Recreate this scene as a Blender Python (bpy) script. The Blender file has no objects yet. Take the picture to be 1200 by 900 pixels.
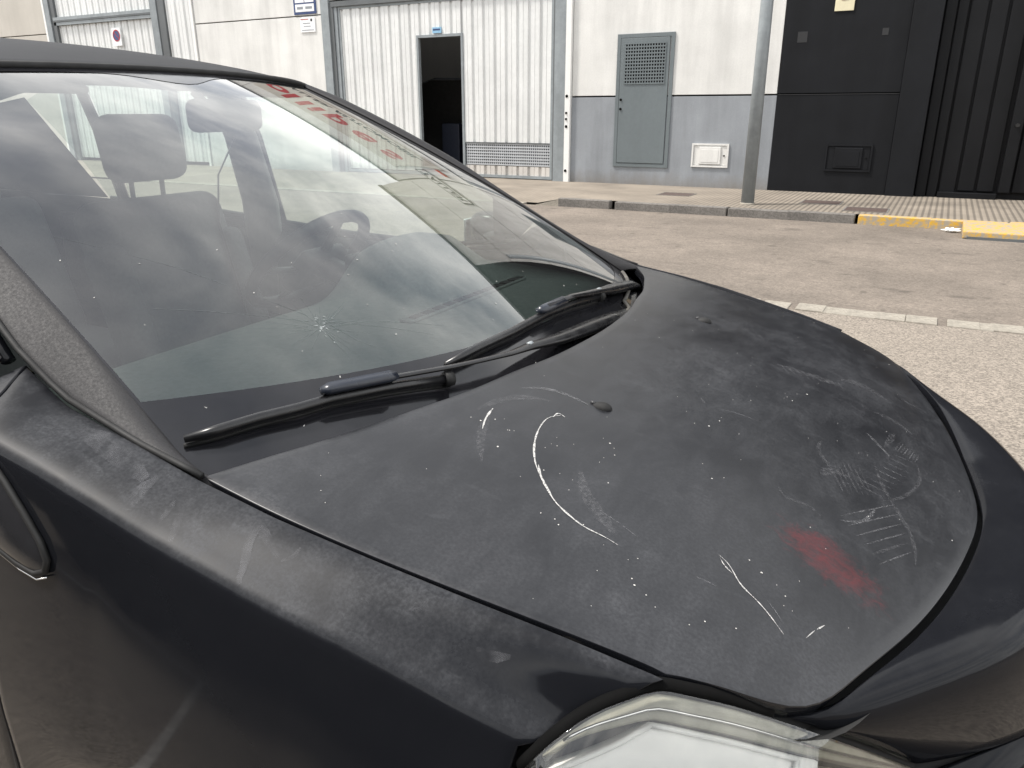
import bpy, bmesh, math, random
import numpy as np
from mathutils import Matrix, Vector
random.seed(7); np.random.seed(7)
R = math.radians
scene = bpy.context.scene
col = scene.collection

# ------------------------------------------------------------------ camera
cam_d = bpy.data.cameras.new('camera'); cam = bpy.data.objects.new('camera', cam_d); col.objects.link(cam)
CAM = Vector((0.0, -1.274, 1.40))
right = Vector((0.87906, 0.47671, -0.00126)); up = Vector((-0.15836, 0.29449, 0.94244)); fwd = Vector((-0.44964, 0.82826, -0.33437))
m = Matrix((right, up, -fwd)).transposed().to_4x4(); m.translation = CAM
cam.matrix_world = m
cam_d.sensor_width = 36; cam_d.lens = 27.0; cam_d.clip_start = 0.02; cam_d.clip_end = 2000
scene.camera = cam

# ------------------------------------------------------------------ sky and sun
SUN_EL, SUN_AZ = R(58), math.atan2(-0.45, -0.85)      # direction towards the sun: from the left and a little behind the camera
w = bpy.data.worlds.new('World'); scene.world = w; w.use_nodes = True
nt = w.node_tree; nt.nodes.clear()
def N(tree, typ, **kw):
    n = tree.nodes.new(typ)
    for k, v in kw.items(): setattr(n, k, v)
    return n
def L(tree, a, b): tree.links.new(a, b)
out = N(nt, 'ShaderNodeOutputWorld'); bg = N(nt, 'ShaderNodeBackground'); L(nt, bg.outputs[0], out.inputs[0])
sky = N(nt, 'ShaderNodeTexSky', sky_type='NISHITA', sun_disc=False)
sky.sun_elevation = SUN_EL; sky.sun_rotation = math.pi/2 - SUN_AZ; sky.air_density = 1.0; sky.dust_density = 1.5
tc = N(nt, 'ShaderNodeTexCoord'); sep = N(nt, 'ShaderNodeSeparateXYZ'); L(nt, tc.outputs['Generated'], sep.inputs[0])
zz = N(nt, 'ShaderNodeMath', operation='MAXIMUM'); L(nt, sep.outputs[2], zz.inputs[0]); zz.inputs[1].default_value = 0.0
za = N(nt, 'ShaderNodeMath', operation='ADD'); L(nt, zz.outputs[0], za.inputs[0]); za.inputs[1].default_value = 0.22
dx = N(nt, 'ShaderNodeMath', operation='DIVIDE'); L(nt, sep.outputs[0], dx.inputs[0]); L(nt, za.outputs[0], dx.inputs[1])
dy = N(nt, 'ShaderNodeMath', operation='DIVIDE'); L(nt, sep.outputs[1], dy.inputs[0]); L(nt, za.outputs[0], dy.inputs[1])
cmb = N(nt, 'ShaderNodeCombineXYZ'); L(nt, dx.outputs[0], cmb.inputs[0]); L(nt, dy.outputs[0], cmb.inputs[1]); cmb.inputs[2].default_value = 1.3
n1 = N(nt, 'ShaderNodeTexNoise'); n1.inputs['Scale'].default_value = 2.7; n1.inputs['Detail'].default_value = 9; n1.inputs['Roughness'].default_value = .58; n1.inputs['Distortion'].default_value = .5
L(nt, cmb.outputs[0], n1.inputs['Vector'])
rmp = N(nt, 'ShaderNodeValToRGB'); rmp.color_ramp.elements[0].position = .33; rmp.color_ramp.elements[1].position = .52; rmp.color_ramp.elements[0].color = (.48, .48, .48, 1)
L(nt, n1.outputs['Fac'], rmp.inputs[0])
n2 = N(nt, 'ShaderNodeTexNoise'); n2.inputs['Scale'].default_value = 4.0; n2.inputs['Detail'].default_value = 6
L(nt, cmb.outputs[0], n2.inputs['Vector'])
crmp = N(nt, 'ShaderNodeValToRGB')
crmp.color_ramp.elements[0].position = .3; crmp.color_ramp.elements[0].color = (7.4, 7.7, 8.1, 1)
crmp.color_ramp.elements[1].position = .7; crmp.color_ramp.elements[1].color = (17.0, 16.8, 16.4, 1)
L(nt, n2.outputs['Fac'], crmp.inputs[0])
mx = N(nt, 'ShaderNodeMixRGB'); zr = N(nt, 'ShaderNodeMapRange'); L(nt, sep.outputs[2], zr.inputs['Value']); zr.inputs['From Min'].default_value = .62; zr.inputs['From Max'].default_value = .92; zr.inputs['To Min'].default_value = 1.0; zr.inputs['To Max'].default_value = .62
cm = N(nt, 'ShaderNodeMath', operation='MULTIPLY'); L(nt, rmp.outputs[0], cm.inputs[0]); L(nt, zr.outputs[0], cm.inputs[1]); L(nt, cm.outputs[0], mx.inputs[0]); L(nt, sky.outputs[0], mx.inputs[1]); L(nt, crmp.outputs[0], mx.inputs[2])
L(nt, mx.outputs[0], bg.inputs[0]); bg.inputs[1].default_value = 0.10
sd = bpy.data.lights.new('sun', 'SUN'); sd.energy = 3.0; sd.angle = R(8); sd.color = (1, .95, .885)
sun = bpy.data.objects.new('sun', sd); col.objects.link(sun)
sdir = Vector((math.cos(SUN_EL)*math.cos(SUN_AZ), math.cos(SUN_EL)*math.sin(SUN_AZ), math.sin(SUN_EL)))
sun.rotation_euler = sdir.to_track_quat('Z', 'Y').to_euler(); sun.location = (0, 0, 30)
vs = scene.view_settings; vs.view_transform = 'Standard'; vs.look = 'None'; vs.exposure = 0.64; vs.gamma = 1; vs.use_curve_mapping = False
scene.render.engine = 'CYCLES'
scene.cycles.max_bounces = 10; scene.cycles.transparent_max_bounces = 16

# ------------------------------------------------------------------ materials
MATS = {}
def newmat(name):
    mt = bpy.data.materials.new(name); mt.use_nodes = True; t = mt.node_tree
    b = t.nodes['Principled BSDF']; MATS[name] = mt
    return mt, t, b
def noise(t, scale, detail=4, rough=.55, vec=None, dist=0, stretch=None):
    n = N(t, 'ShaderNodeTexNoise'); n.inputs['Scale'].default_value = scale; n.inputs['Detail'].default_value = detail
    n.inputs['Roughness'].default_value = rough; n.inputs['Distortion'].default_value = dist
    if vec is None:
        c = N(t, 'ShaderNodeTexCoord'); vec = c.outputs['Object']
    if stretch:
        mp = N(t, 'ShaderNodeMapping'); mp.inputs['Scale'].default_value = stretch; L(t, vec, mp.inputs[0]); vec = mp.outputs[0]
    L(t, vec, n.inputs['Vector'])
    return n.outputs['Fac']
def ramp(t, fac, p0, c0, p1, c1, extra=()):
    r = N(t, 'ShaderNodeValToRGB')
    def c4(c): return (c, c, c, 1) if isinstance(c, (int, float)) else (*c, 1)
    r.color_ramp.elements[0].position = p0; r.color_ramp.elements[0].color = c4(c0)
    r.color_ramp.elements[1].position = p1; r.color_ramp.elements[1].color = c4(c1)
    for p, c in extra:
        e = r.color_ramp.elements.new(p); e.color = c4(c)
    L(t, fac, r.inputs[0]); return r.outputs[0]
def mixc(t, fac, a, b, mode='MIX'):
    mxn = N(t, 'ShaderNodeMixRGB', blend_type=mode)
    for s, v in ((0, fac), (1, a), (2, b)):
        if isinstance(v, (int, float)): mxn.inputs[s].default_value = v if s == 0 else (v, v, v, 1)
        elif isinstance(v, tuple): mxn.inputs[s].default_value = (*v[:3], 1)
        else: L(t, v, mxn.inputs[s])
    return mxn.outputs[0]
def mth(t, op, a, b=0, clamp=False):
    n = N(t, 'ShaderNodeMath', operation=op, use_clamp=clamp)
    for i, v in enumerate((a, b)):
        if isinstance(v, (int, float)): n.inputs[i].default_value = v
        else: L(t, v, n.inputs[i])
    return n.outputs[0]
def bump(t, b, h, strength, dist=.01):
    bp = N(t, 'ShaderNodeBump'); bp.inputs['Strength'].default_value = strength; bp.inputs['Distance'].default_value = dist
    L(t, h, bp.inputs['Height']); L(t, bp.outputs[0], b.inputs['Normal'])
def simple(name, c, rough=.5, metal=0, var=.15, scale=30, bmp=0):
    mt, t, b = newmat(name)
    n = noise(t, scale, 5)
    lo = tuple(x*(1-var) for x in c); hi = tuple(min(1, x*(1+var)) for x in c)
    L(t, ramp(t, n, .3, lo, .7, hi), b.inputs['Base Color'])
    L(t, ramp(t, noise(t, scale*.4, 4), .3, max(0, rough-.08), .7, min(1, rough+.08)), b.inputs['Roughness'])
    b.inputs['Metallic'].default_value = metal
    if bmp: bump(t, b, n, bmp, .003)
    return mt

def paint(name, red=False, dust=1.0, rup=.17, rbase=.10, spec=.5, specf=None):
    """weathered black car paint: dull dusty clear coat on faces that look up, glossier on the flanks"""
    mt, t, b = newmat(name)
    g = N(t, 'ShaderNodeNewGeometry'); sp = N(t, 'ShaderNodeSeparateXYZ'); L(t, g.outputs['Normal'], sp.inputs[0])
    upf = ramp(t, sp.outputs[2], .50, 0, .82, 1)
    big = noise(t, 4.5, 6, .6, dist=.6); fine = noise(t, 260, 3, .6); mid = noise(t, 22, 6, .65, stretch=(1, .45, 1), dist=.4)
    wipe = noise(t, 9, 4, .5, dist=1.4, stretch=(1, 2.2, 1))
    d1 = ramp(t, big, .35, .0, .72, 1.0); d2 = ramp(t, mid, .42, 0, .72, 1.0); d3 = ramp(t, fine, .35, .35, .75, 1.0); d4 = ramp(t, wipe, .58, 0, .70, 1)
    s = mth(t, 'ADD', mth(t, 'MULTIPLY', d1, .55), mth(t, 'MULTIPLY', d2, .45))
    s = mth(t, 'ADD', s, mth(t, 'MULTIPLY', d4, .25))
    s = mth(t, 'MULTIPLY', s, d3)
    dustamt = mth(t, 'MULTIPLY', s, mth(t, 'ADD', mth(t, 'MULTIPLY', upf, .085*dust), .003*dust))
    colr = mixc(t, dustamt, (.0088, .0094, .0116), (.36, .37, .395))
    if red:
        c = N(t, 'ShaderNodeTexCoord')
        mp = N(t, 'ShaderNodeMapping', vector_type='TEXTURE'); mp.inputs['Location'].default_value = (-.048, -.385, .88); mp.inputs['Rotation'].default_value = (0, 0, R(-14)); mp.inputs['Scale'].default_value = (.112, .066, .2)
        L(t, c.outputs['Object'], mp.inputs[0])
        ln = N(t, 'ShaderNodeVectorMath', operation='LENGTH'); L(t, mp.outputs[0], ln.inputs[0])
        e = ramp(t, ln.outputs['Value'], .35, 1, 1.15, 0)
        sc = noise(t, 60, 9, .8, stretch=(.5, 1.0, 1), dist=.9)
        mk = mth(t, 'ADD', mth(t, 'MULTIPLY', e, .60), mth(t, 'MULTIPLY', sc, 1.6))
        mk = ramp(t, mth(t, 'MULTIPLY', mk, .6), .69, 0, .98, .72)
        colr = mixc(t, mk, colr, (.105, .013, .016))
    L(t, colr, b.inputs['Base Color'])
    rr = mth(t, 'ADD', mth(t, 'MULTIPLY', upf, rup), rbase); L(t, ramp(t, upf, 0, specf or spec, 1, spec), b.inputs['Specular IOR Level'])
    rr = mth(t, 'ADD', rr, mth(t, 'MULTIPLY', s, .18 if dust > .5 else .08))
    L(t, rr, b.inputs['Roughness'])
    b.inputs['IOR'].default_value = 1.5
    bp = N(t, 'ShaderNodeBump'); bp.inputs['Strength'].default_value = .05; bp.inputs['Distance'].default_value = .004
    L(t, noise(t, 3.2, 2), bp.inputs['Height']); L(t, bp.outputs[0], b.inputs['Normal'])
    return mt
paint('hood_paint', True, 1.4, .19, .13, .42); paint('body_paint', False, 2.4, .38, .035, .16, .22); paint('bumper_paint', False, .30, .05, .04, .09); paint('roof_paint', False, 1.2, .35, .22, .16)
def glassmat(name, tint, rough=0.0, dirt=.02, ior=1.52):
    mt, t, b = newmat(name); t.nodes.remove(b)
    o = t.nodes['Material Output']
    fr = N(t, 'ShaderNodeFresnel'); fr.inputs[0].default_value = ior
    inv = mth(t, 'SUBTRACT', 1, fr.outputs[0]); f2 = mth(t, 'SUBTRACT', 1, mth(t, 'MULTIPLY', inv, inv))
    tr = N(t, 'ShaderNodeBsdfTransparent'); tr.inputs[0].default_value = (*tint, 1)
    gl = N(t, 'ShaderNodeBsdfGlossy'); gl.inputs['Roughness'].default_value = rough
    df = N(t, 'ShaderNodeBsdfDiffuse'); df.inputs[0].default_value = (.6, .6, .57, 1)
    m0 = N(t, 'ShaderNodeMixShader')
    dn = ramp(t, noise(t, 7, 6, .6, dist=.5), .35, .25, .75, 1.0)
    L(t, mth(t, 'MULTIPLY', dn, dirt), m0.inputs[0]); L(t, tr.outputs[0], m0.inputs[1]); L(t, df.outputs[0], m0.inputs[2])
    mxs = N(t, 'ShaderNodeMixShader'); L(t, f2, mxs.inputs[0]); L(t, m0.outputs[0], mxs.inputs[1]); L(t, gl.outputs[0], mxs.inputs[2])
    L(t, mxs.outputs[0], o.inputs[0]); return mt
glassmat('windscreen_glass', (.80, .88, .84), 0, .014, 1.62)
glassmat('side_glass', (.78, .86, .82), 0, .03)
glassmat('lens_plastic', (.97, .97, .94), .01, .03)
simple('frit_black', (.012, .012, .014), .10)
simple('trim_plastic', (.022, .0215, .023), .6, var=.4, scale=700, bmp=.12)
simple('black_rubber', (.008, .008, .008), .7, var=.3, scale=60)
simple('wiper_plastic', (.010, .010, .011), .28, var=.3, scale=60)
simple('wiper_blue', (.020, .024, .034), .25)
simple('cowl_dust', (.085, .08, .07), .85, var=.4, scale=80)
simple('dash_plastic', (.15, .17, .16), .6, var=.12, scale=120, bmp=.1)
simple('dark_plastic', (.014, .014, .016), .5)
simple('seat_fabric', (.11, .11, .112), .9, var=.12, scale=90)
simple('headliner', (.28, .27, .26), .95)
simple('interior_dark', (.016, .016, .016), .9)
simple('reflector_white', (.90, .90, .89), .25, var=.05, scale=8)
simple('insert_grey', (.022, .022, .024), .18); simple('van_paint', (.02, .021, .023), .3, scale=3); simple('chrome', (.75, .75, .75), .15, 1.0, var=.1)
simple('lamp_grey', (.035, .035, .037), .35)
simple('lens_rim', (.34, .33, .27), .25, var=.2, scale=25)
simple('bulb_orange', (.45, .07, .02), .3)
simple('tyre_rubber', (.022, .022, .022), .85, bmp=.2)
simple('alloy', (.45, .45, .46), .35, .8)
mt, t, b = newmat('scratch_white'); b.inputs['Base Color'].default_value = (.46, .455, .44, 1); b.inputs['Roughness'].default_value = .7
L(t, ramp(t, noise(t, 480, 5, .75), .36, 0, .52, 1.0), b.inputs['Alpha'])
mt, t, b = newmat('smear_soft'); b.inputs['Base Color'].default_value = (.30, .30, .32, 1); b.inputs['Roughness'].default_value = .8
L(t, ramp(t, noise(t, 35, 4, .6), .40, 0, .80, .16), b.inputs['Alpha'])
simple('speck_white', (.55, .54, .51), .7)
mt, t, b = newmat('scratch_mid'); b.inputs['Base Color'].default_value = (.24, .24, .25, 1); b.inputs['Roughness'].default_value = .6
L(t, ramp(t, noise(t, 330, 4, .7), .42, 0, .66, .50), b.inputs['Alpha'])
mt, t, b = newmat('scratch_faint'); b.inputs['Base Color'].default_value = (.20, .20, .21, 1); b.inputs['Roughness'].default_value = .7
L(t, ramp(t, noise(t, 210, 4, .7), .42, 0, .72, .30), b.inputs['Alpha'])
simple('crack_white', (.42, .45, .45), .5, var=.1)
mt, t, b = newmat('crack_line'); b.inputs['Base Color'].default_value = (.10, .12, .12, 1); b.inputs['Alpha'].default_value = .4
# buildings
def stained(name, c, rough, s1=1.2, amt=.10, streak=True, fine=40, bmp=.12, grime=0):
    mt, t, b = newmat(name)
    n = noise(t, s1, 6, .6); f = noise(t, fine, 5, .6)
    k = ramp(t, n, .3, 1-amt, .7, 1.0); k2 = ramp(t, f, .3, .95, .7, 1.03)
    cc = mixc(t, 1, mixc(t, 1, c, k, 'MULTIPLY'), k2, 'MULTIPLY')
    if streak:
        st = noise(t, 3.5, 5, .6, stretch=(1, 1, .09)); cc = mixc(t, 1, cc, ramp(t, st, .35, 1-amt*.8, .6, 1.0), 'MULTIPLY')
    if grime:
        tcn_ = N(t, 'ShaderNodeTexCoord'); sg_ = N(t, 'ShaderNodeSeparateXYZ'); L(t, tcn_.outputs['Object'], sg_.inputs[0])
        low_ = mth(t, 'SUBTRACT', 1.0, mth(t, 'MULTIPLY', mth(t, 'SUBTRACT', sg_.outputs[2], .1), 2.2), True)
        gm = mth(t, 'ADD', mth(t, 'MULTIPLY', low_, .55), mth(t, 'MULTIPLY', noise(t, 5, 7, .7, stretch=(1, 1, .5)), .55))
        cc = mixc(t, ramp(t, gm, .50, 0, .85, grime), cc, (.16, .135, .105))
        sc_ = noise(t, 2.6, 8, .75, stretch=(1, 1, 2.5), dist=1.0); cc = mixc(t, ramp(t, sc_, .66, 0, .72, grime*.5), cc, tuple(x*.55 for x in c))
    L(t, cc, b.inputs['Base Color']); b.inputs['Roughness'].default_value = rough
    bump(t, b, f, bmp, .004); return mt
stained('wall_white', (.75, .745, .72), .85, amt=.17, grime=.4)
stained('wall_white_clean', (.80, .80, .78), .7, amt=.05)
stained('wall_tan', (.52, .49, .44), .9)
stained('dado_grey', (.30, .32, .345), .75, amt=.22, grime=.55)
stained('sheet_white', (.76, .77, .76), .42, amt=.12, fine=15, bmp=.03, grime=.35)
stained('sheet_white_low', (.66, .63, .59), .6, amt=.2)
stained('galv_steel', (.30, .33, .345), .42, s1=6, amt=.22, fine=25)
stained('galv_light', (.50, .52, .54), .45, amt=.15); stained('steel_dark', (.13, .14, .145), .5, amt=.2)
stained('cabinet_grey', (.15, .175, .185), .42, amt=.10, fine=20, bmp=.05)
stained('wall_black', (.011, .012, .0145), .62, amt=.25, s1=2)
stained('door_black', (.009, .0095, .011), .5, amt=.25, s1=2)
MATS['wall_black'].node_tree.nodes['Principled BSDF'].inputs['Specular IOR Level'].default_value = .18; MATS['door_black'].node_tree.nodes['Principled BSDF'].inputs['Specular IOR Level'].default_value = .18; MATS['trim_plastic'].node_tree.nodes['Principled BSDF'].inputs['Specular IOR Level'].default_value = .3
stained('patch_dark', (.024, .025, .027), .8)
stained('sign_cream', (.72, .66, .46), .6, amt=.1)
stained('sign_white', (.82, .83, .84), .5, amt=.04)
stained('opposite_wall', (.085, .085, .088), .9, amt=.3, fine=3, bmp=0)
simple('interior_blue', (.012, .016, .03), .6); simple('sign_blue', (.035, .06, .16), .4); simple('sign_lightblue', (.25, .45, .62), .4); simple('sign_red', (.34, .018, .025), .5)
simple('sign_black', (.03, .03, .03), .5); simple('paint_red', (.42, .05, .03), .5)
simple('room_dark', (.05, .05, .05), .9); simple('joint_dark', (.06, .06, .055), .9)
simple('hole_black', (.005, .005, .005), .9); MATS['hole_black'].node_tree.nodes['Principled BSDF'].inputs['Specular IOR Level'].default_value = .08
# ground
def ground(name, c, grain, gscale, blot, stains=True):
    mt, t, b = newmat(name)
    v = N(t, 'ShaderNodeTexVoronoi'); v.inputs['Scale'].default_value = gscale
    tcn = N(t, 'ShaderNodeTexCoord'); L(t, tcn.outputs['Object'], v.inputs['Vector'])
    sepc = N(t, 'ShaderNodeSeparateColor'); L(t, v.outputs['Color'], sepc.inputs[0])
    g = ramp(t, sepc.outputs[0], .05, 1-grain, .95, 1+grain*.9)
    bl = ramp(t, noise(t, .9, 6, .6), .3, 1-blot, .7, 1.02)
    bl2 = ramp(t, noise(t, 9, 5, .6), .3, 1-blot*.5, .7, 1.0)
    cc = mixc(t, 1, mixc(t, 1, mixc(t, 1, c, g, 'MULTIPLY'), bl, 'MULTIPLY'), bl2, 'MULTIPLY')
    if stains:
        so = noise(t, 2.1, 3, .5, stretch=(.7, 1.3, 1)); cc = mixc(t, ramp(t, so, .63, 0, .72, .60), cc, tuple(x*.35 for x in c))
        so2 = noise(t, 5.5, 2, .5); cc = mixc(t, ramp(t, so2, .66, 0, .72, .55), cc, tuple(x*.3 for x in c))
    L(t, cc, b.inputs['Base Color']); b.inputs['Roughness'].default_value = .88
    bump(t, b, v.outputs['Distance'], .35, .006); return mt
ground('asphalt_near', (.250, .217, .181), .40, 105, .14, False)
ground('asphalt_far', (.236, .200, .166), .22, 70, .36, True)
ground('kerb_concrete', (.21, .195, .178), .2, 60, .3, False)
ground('gutter_concrete', (.35, .32, .27), .15, 60, .22, False)
ground('earth', (.22, .20, .17), .2, 20, .2, False)
mt, t, b = newmat('sidewalk_tile')
tcn = N(t, 'ShaderNodeTexCoord'); wv = N(t, 'ShaderNodeTexWave', wave_type='BANDS', bands_direction='X'); wv.inputs['Scale'].default_value = 4.2; wv.inputs['Distortion'].default_value = .15
L(t, tcn.outputs['Object'], wv.inputs['Vector'])
sx = N(t, 'ShaderNodeSeparateXYZ'); L(t, tcn.outputs['Object'], sx.inputs[0])
msk = ramp(t, mth(t, 'ADD', mth(t, 'MULTIPLY', sx.outputs[0], .2), .9), .1, .12, .5, 1.0)
gro = mixc(t, msk, 1.0, ramp(t, wv.outputs['Fac'], .15, .60, .55, 1.08))
bl = ramp(t, noise(t, 1.4, 7, .65), .3, .66, .7, 1.05)
L(t, mixc(t, 1, mixc(t, 1, (.265, .228, .185), gro, 'MULTIPLY'), bl, 'MULTIPLY'), b.inputs['Base Color']); b.inputs['Roughness'].default_value = .9
bump(t, b, wv.outputs['Fac'], .3, .01)
mt, t, b = newmat('kerb_yellow')
wn = noise(t, 16, 7, .7)
L(t, mixc(t, ramp(t, wn, .44, 0, .60, 1), (.34, .30, .24), (.62, .36, .035)), b.inputs['Base Color']); b.inputs['Roughness'].default_value = .8; bump(t, b, wn, .3, .006)
simple('cover_rust', (.085, .060, .052), .75, var=.3, scale=40, bmp=.4)
simple('line_paint', (.40, .385, .36), .7, var=.25, scale=14); simple('paper', (.8, .8, .78), .8)

# ------------------------------------------------------------------ mesh helpers
def put(name, me, mat=None, parent=None, smooth=True):
    o = bpy.data.objects.new(name, me); col.objects.link(o)
    if mat and not me.materials: me.materials.append(MATS[mat])
    if smooth:
        for p in me.polygons: p.use_smooth = True
    if parent is not None:
        o.parent = parent
        root = parent.parent or parent
        o.location = -root.location if parent.parent is None else (0, 0, 0)
    return o
def mesh(name, V, F, mat=None, parent=None, smooth=True):
    me = bpy.data.meshes.new(name); me.from_pydata([tuple(map(float, v)) for v in V], [], [tuple(int(i) for i in f) for f in F]); me.update()
    return put(name, me, mat, parent, smooth)
def empty(name, loc, label=None, cat=None, group=None):
    o = bpy.data.objects.new(name, None); col.objects.link(o); o.location = loc; o.empty_display_size = .2
    tag(o, label, cat, group); return o
def tag(o, label=None, cat=None, group=None, kind=None):
    if label: o['label'] = label
    if cat: o['category'] = cat
    if group: o['group'] = group
    if kind: o['kind'] = kind
    return o
class MB:
    def __init__(s): s.V = []; s.F = []
    def add(s, V, F):
        k = len(s.V); s.V += [tuple(v) for v in V]; s.F += [tuple(i+k for i in f) for f in F]; return s
    def box(s, x0, x1, y0, y1, z0, z1, bev=0):
        if x0 > x1: x0, x1 = x1, x0
        if y0 > y1: y0, y1 = y1, y0
        if z0 > z1: z0, z1 = z1, z0
        V = [(x, y, z) for x in (x0, x1) for y in (y0, y1) for z in (z0, z1)]
        return s.add(V, [(0, 1, 3, 2), (4, 6, 7, 5), (0, 4, 5, 1), (2, 3, 7, 6), (0, 2, 6, 4), (1, 5, 7, 3)])
    def tube(s, pts, rad, n=8, caps=True, sq=None):
        pts = [np.array(p, float) for p in pts]; rad = [rad]*len(pts) if isinstance(rad, (int, float)) else rad
        V = []; F = []; u = None
        for i, p in enumerate(pts):
            d = pts[min(i+1, len(pts)-1)]-pts[max(i-1, 0)]; d /= np.linalg.norm(d)+1e-12
            if u is None:
                a = np.array([0, 0, 1.]) if abs(d[2]) < .9 else np.array([1., 0, 0]); u = np.cross(d, a)
            u = u-d*np.dot(u, d); u /= np.linalg.norm(u); v = np.cross(d, u)
            for k in range(n):
                th = 2*math.pi*k/n; r = rad[i]
                e = (1, 1) if sq is None else sq
                V.append(p+u*math.cos(th)*r*e[0]+v*math.sin(th)*r*e[1])
        for i in range(len(pts)-1):
            for k in range(n): F.append((i*n+k, i*n+(k+1) % n, (i+1)*n+(k+1) % n, (i+1)*n+k))
        if caps: F.append(tuple(range(n-1, -1, -1))); F.append(tuple((len(pts)-1)*n+k for k in range(n)))
        return s.add(V, F)
    def build(s, name, mat, parent=None, smooth=False, bevel=0):
        me = bpy.data.meshes.new(name)
        if bevel:
            bm = bmesh.new(); vs_ = [bm.verts.new(v) for v in s.V]
            for f in s.F:
                try: bm.faces.new([vs_[i] for i in f])
                except ValueError: pass
            bmesh.ops.bevel(bm, geom=list(bm.edges), offset=bevel, segments=2, affect='EDGES', profile=.6)
            bm.to_mesh(me); bm.free()
        else:
            me.from_pydata([tuple(map(float, v)) for v in s.V], [], s.F)
        me.update()
        return put(name, me, mat, parent, smooth)
def gridmesh(name, P, mat, parent, flip=False, smooth=True, lip=0, depth=.014):
    """P[nu][nv] grid of points; lip adds a rounded turned-down edge all round"""
    P = np.array(P, float); nu, nv = P.shape[:2]
    V = list(P.reshape(-1, 3)); F = []
    for i in range(nu-1):
        for j in range(nv-1):
            q = (i*nv+j, (i+1)*nv+j, (i+1)*nv+j+1, i*nv+j+1); F.append(q[::-1] if flip else q)
    if lip:
        du = np.gradient(P, axis=0); dv = np.gradient(P, axis=1); nn = np.cross(du, dv); nn /= np.linalg.norm(nn, axis=2, keepdims=True)+1e-12
        if flip: nn = -nn
        loop = [(i, 0) for i in range(nu)]+[(nu-1, j) for j in range(1, nv)]+[(i, nv-1) for i in range(nu-2, -1, -1)]+[(0, j) for j in range(nv-2, 0, -1)]
        outd = []
        for (i, j) in loop:
            o_ = np.zeros(3)
            if i == 0: a = P[0, j]-P[1, j]; o_ += a/(np.linalg.norm(a)+1e-12)
            if i == nu-1: a = P[-1, j]-P[-2, j]; o_ += a/(np.linalg.norm(a)+1e-12)
            if j == 0: a = P[i, 0]-P[i, 1]; o_ += a/(np.linalg.norm(a)+1e-12)
            if j == nv-1: a = P[i, -1]-P[i, -2]; o_ += a/(np.linalg.norm(a)+1e-12)
            outd.append(o_/(np.linalg.norm(o_)+1e-12))
        prev = [i*nv+j for i, j in loop]; base = [P[i, j] for i, j in loop]; nrm = [nn[i, j] for i, j in loop]
        m_ = len(loop)
        for (o1, d1) in ((lip*.7, lip*.3), (lip, lip), (lip, depth)):
            k = len(V); V += [base[q]+outd[q]*o1-nrm[q]*d1 for q in range(m_)]
            for q in range(m_):
                a, b_ = prev[q], prev[(q+1) % m_]; c, d = k+(q+1) % m_, k+q
                f = (a, d, c, b_); F.append(f[::-1] if flip else f)
            prev = [k+q for q in range(m_)]
    return mesh(name, V, F, mat, parent, smooth)
def textmesh(name, s, size, M4, mat, parent=None, extrude=.004, bold=0):
    cu = bpy.data.curves.new('t', 'FONT'); cu.body = s; cu.size = size; cu.extrude = extrude; cu.align_x = 'CENTER'; cu.align_y = 'CENTER'
    cu.resolution_u = 3; cu.offset = bold
    o = bpy.data.objects.new('t', cu); col.objects.link(o)
    dg = bpy.context.evaluated_depsgraph_get(); me = bpy.data.meshes.new_from_object(o.evaluated_get(dg))
    bpy.data.objects.remove(o); me.transform(M4); me.materials.clear()
    return put(name, me, mat, parent, False)
def rbox(name, c, size, mat, parent, rad=.03, rot=None, sub=2):
    """rounded cushion-like box"""
    bm = bmesh.new(); bmesh.ops.create_cube(bm, size=1)
    for v in bm.verts: v.co = Vector((v.co.x*size[0], v.co.y*size[1], v.co.z*size[2]))
    bmesh.ops.bevel(bm, geom=list(bm.edges), offset=rad, segments=4, affect='EDGES', profile=.5)
    M_ = Matrix.Translation(c)
    if rot: M_ = M_ @ rot
    bmesh.ops.transform(bm, matrix=M_, verts=bm.verts)
    me = bpy.data.meshes.new(name); bm.to_mesh(me); bm.free()
    return put(name, me, mat, parent, True)

# ------------------------------------------------------------------ ground, road, pavement
def sheet(name, x0, x1, y0, y1, z, mat, nx=1, ny=1):
    V = [(x0+(x1-x0)*i/nx, y0+(y1-y0)*j/ny, z) for i in range(nx+1) for j in range(ny+1)]
    F = [(i*(ny+1)+j, (i+1)*(ny+1)+j, (i+1)*(ny+1)+j+1, i*(ny+1)+j+1) for i in range(nx) for j in range(ny)]
    return mesh(name, V, F, mat, None, False)
tag(sheet('ground', -900, 900, -900, 900, -.02, 'earth'), kind='structure')
KY = 9.86; WY = 12.8; SZ = .115
road = tag(sheet('road', -60, 60, 4.60, KY+.02, 0, 'asphalt_far'), 'tan asphalt road with oil stains along the kerb', kind='structure')
lane = tag(sheet('parking_lane', -60, 60, -9.5, 4.64, .002, 'asphalt_near'), 'coarse light asphalt of the parking bay under the car', kind='structure')
Y0, Y1 = KY+.13, KY+1.1
walk = tag(mesh('sidewalk', [(-5.17, Y0, SZ), (60, Y0, SZ), (60, WY+3.5, SZ), (-5.17, WY+3.5, SZ), (-5.17, Y1, SZ), (-5.64, Y0, .02), (-5.64, Y1, SZ), (-60, Y0, .02), (-60, Y1, SZ), (-60, WY+3.5, SZ), (-5.64, WY+3.5, SZ)],
    [(0, 1, 2, 3, 4), (5, 0, 4), (5, 4, 6), (7, 5, 6, 8), (8, 6, 4, 3, 10, 9)], 'sidewalk_tile', None, False), 'ribbed concrete tile sidewalk along the buildings', kind='structure')
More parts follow.
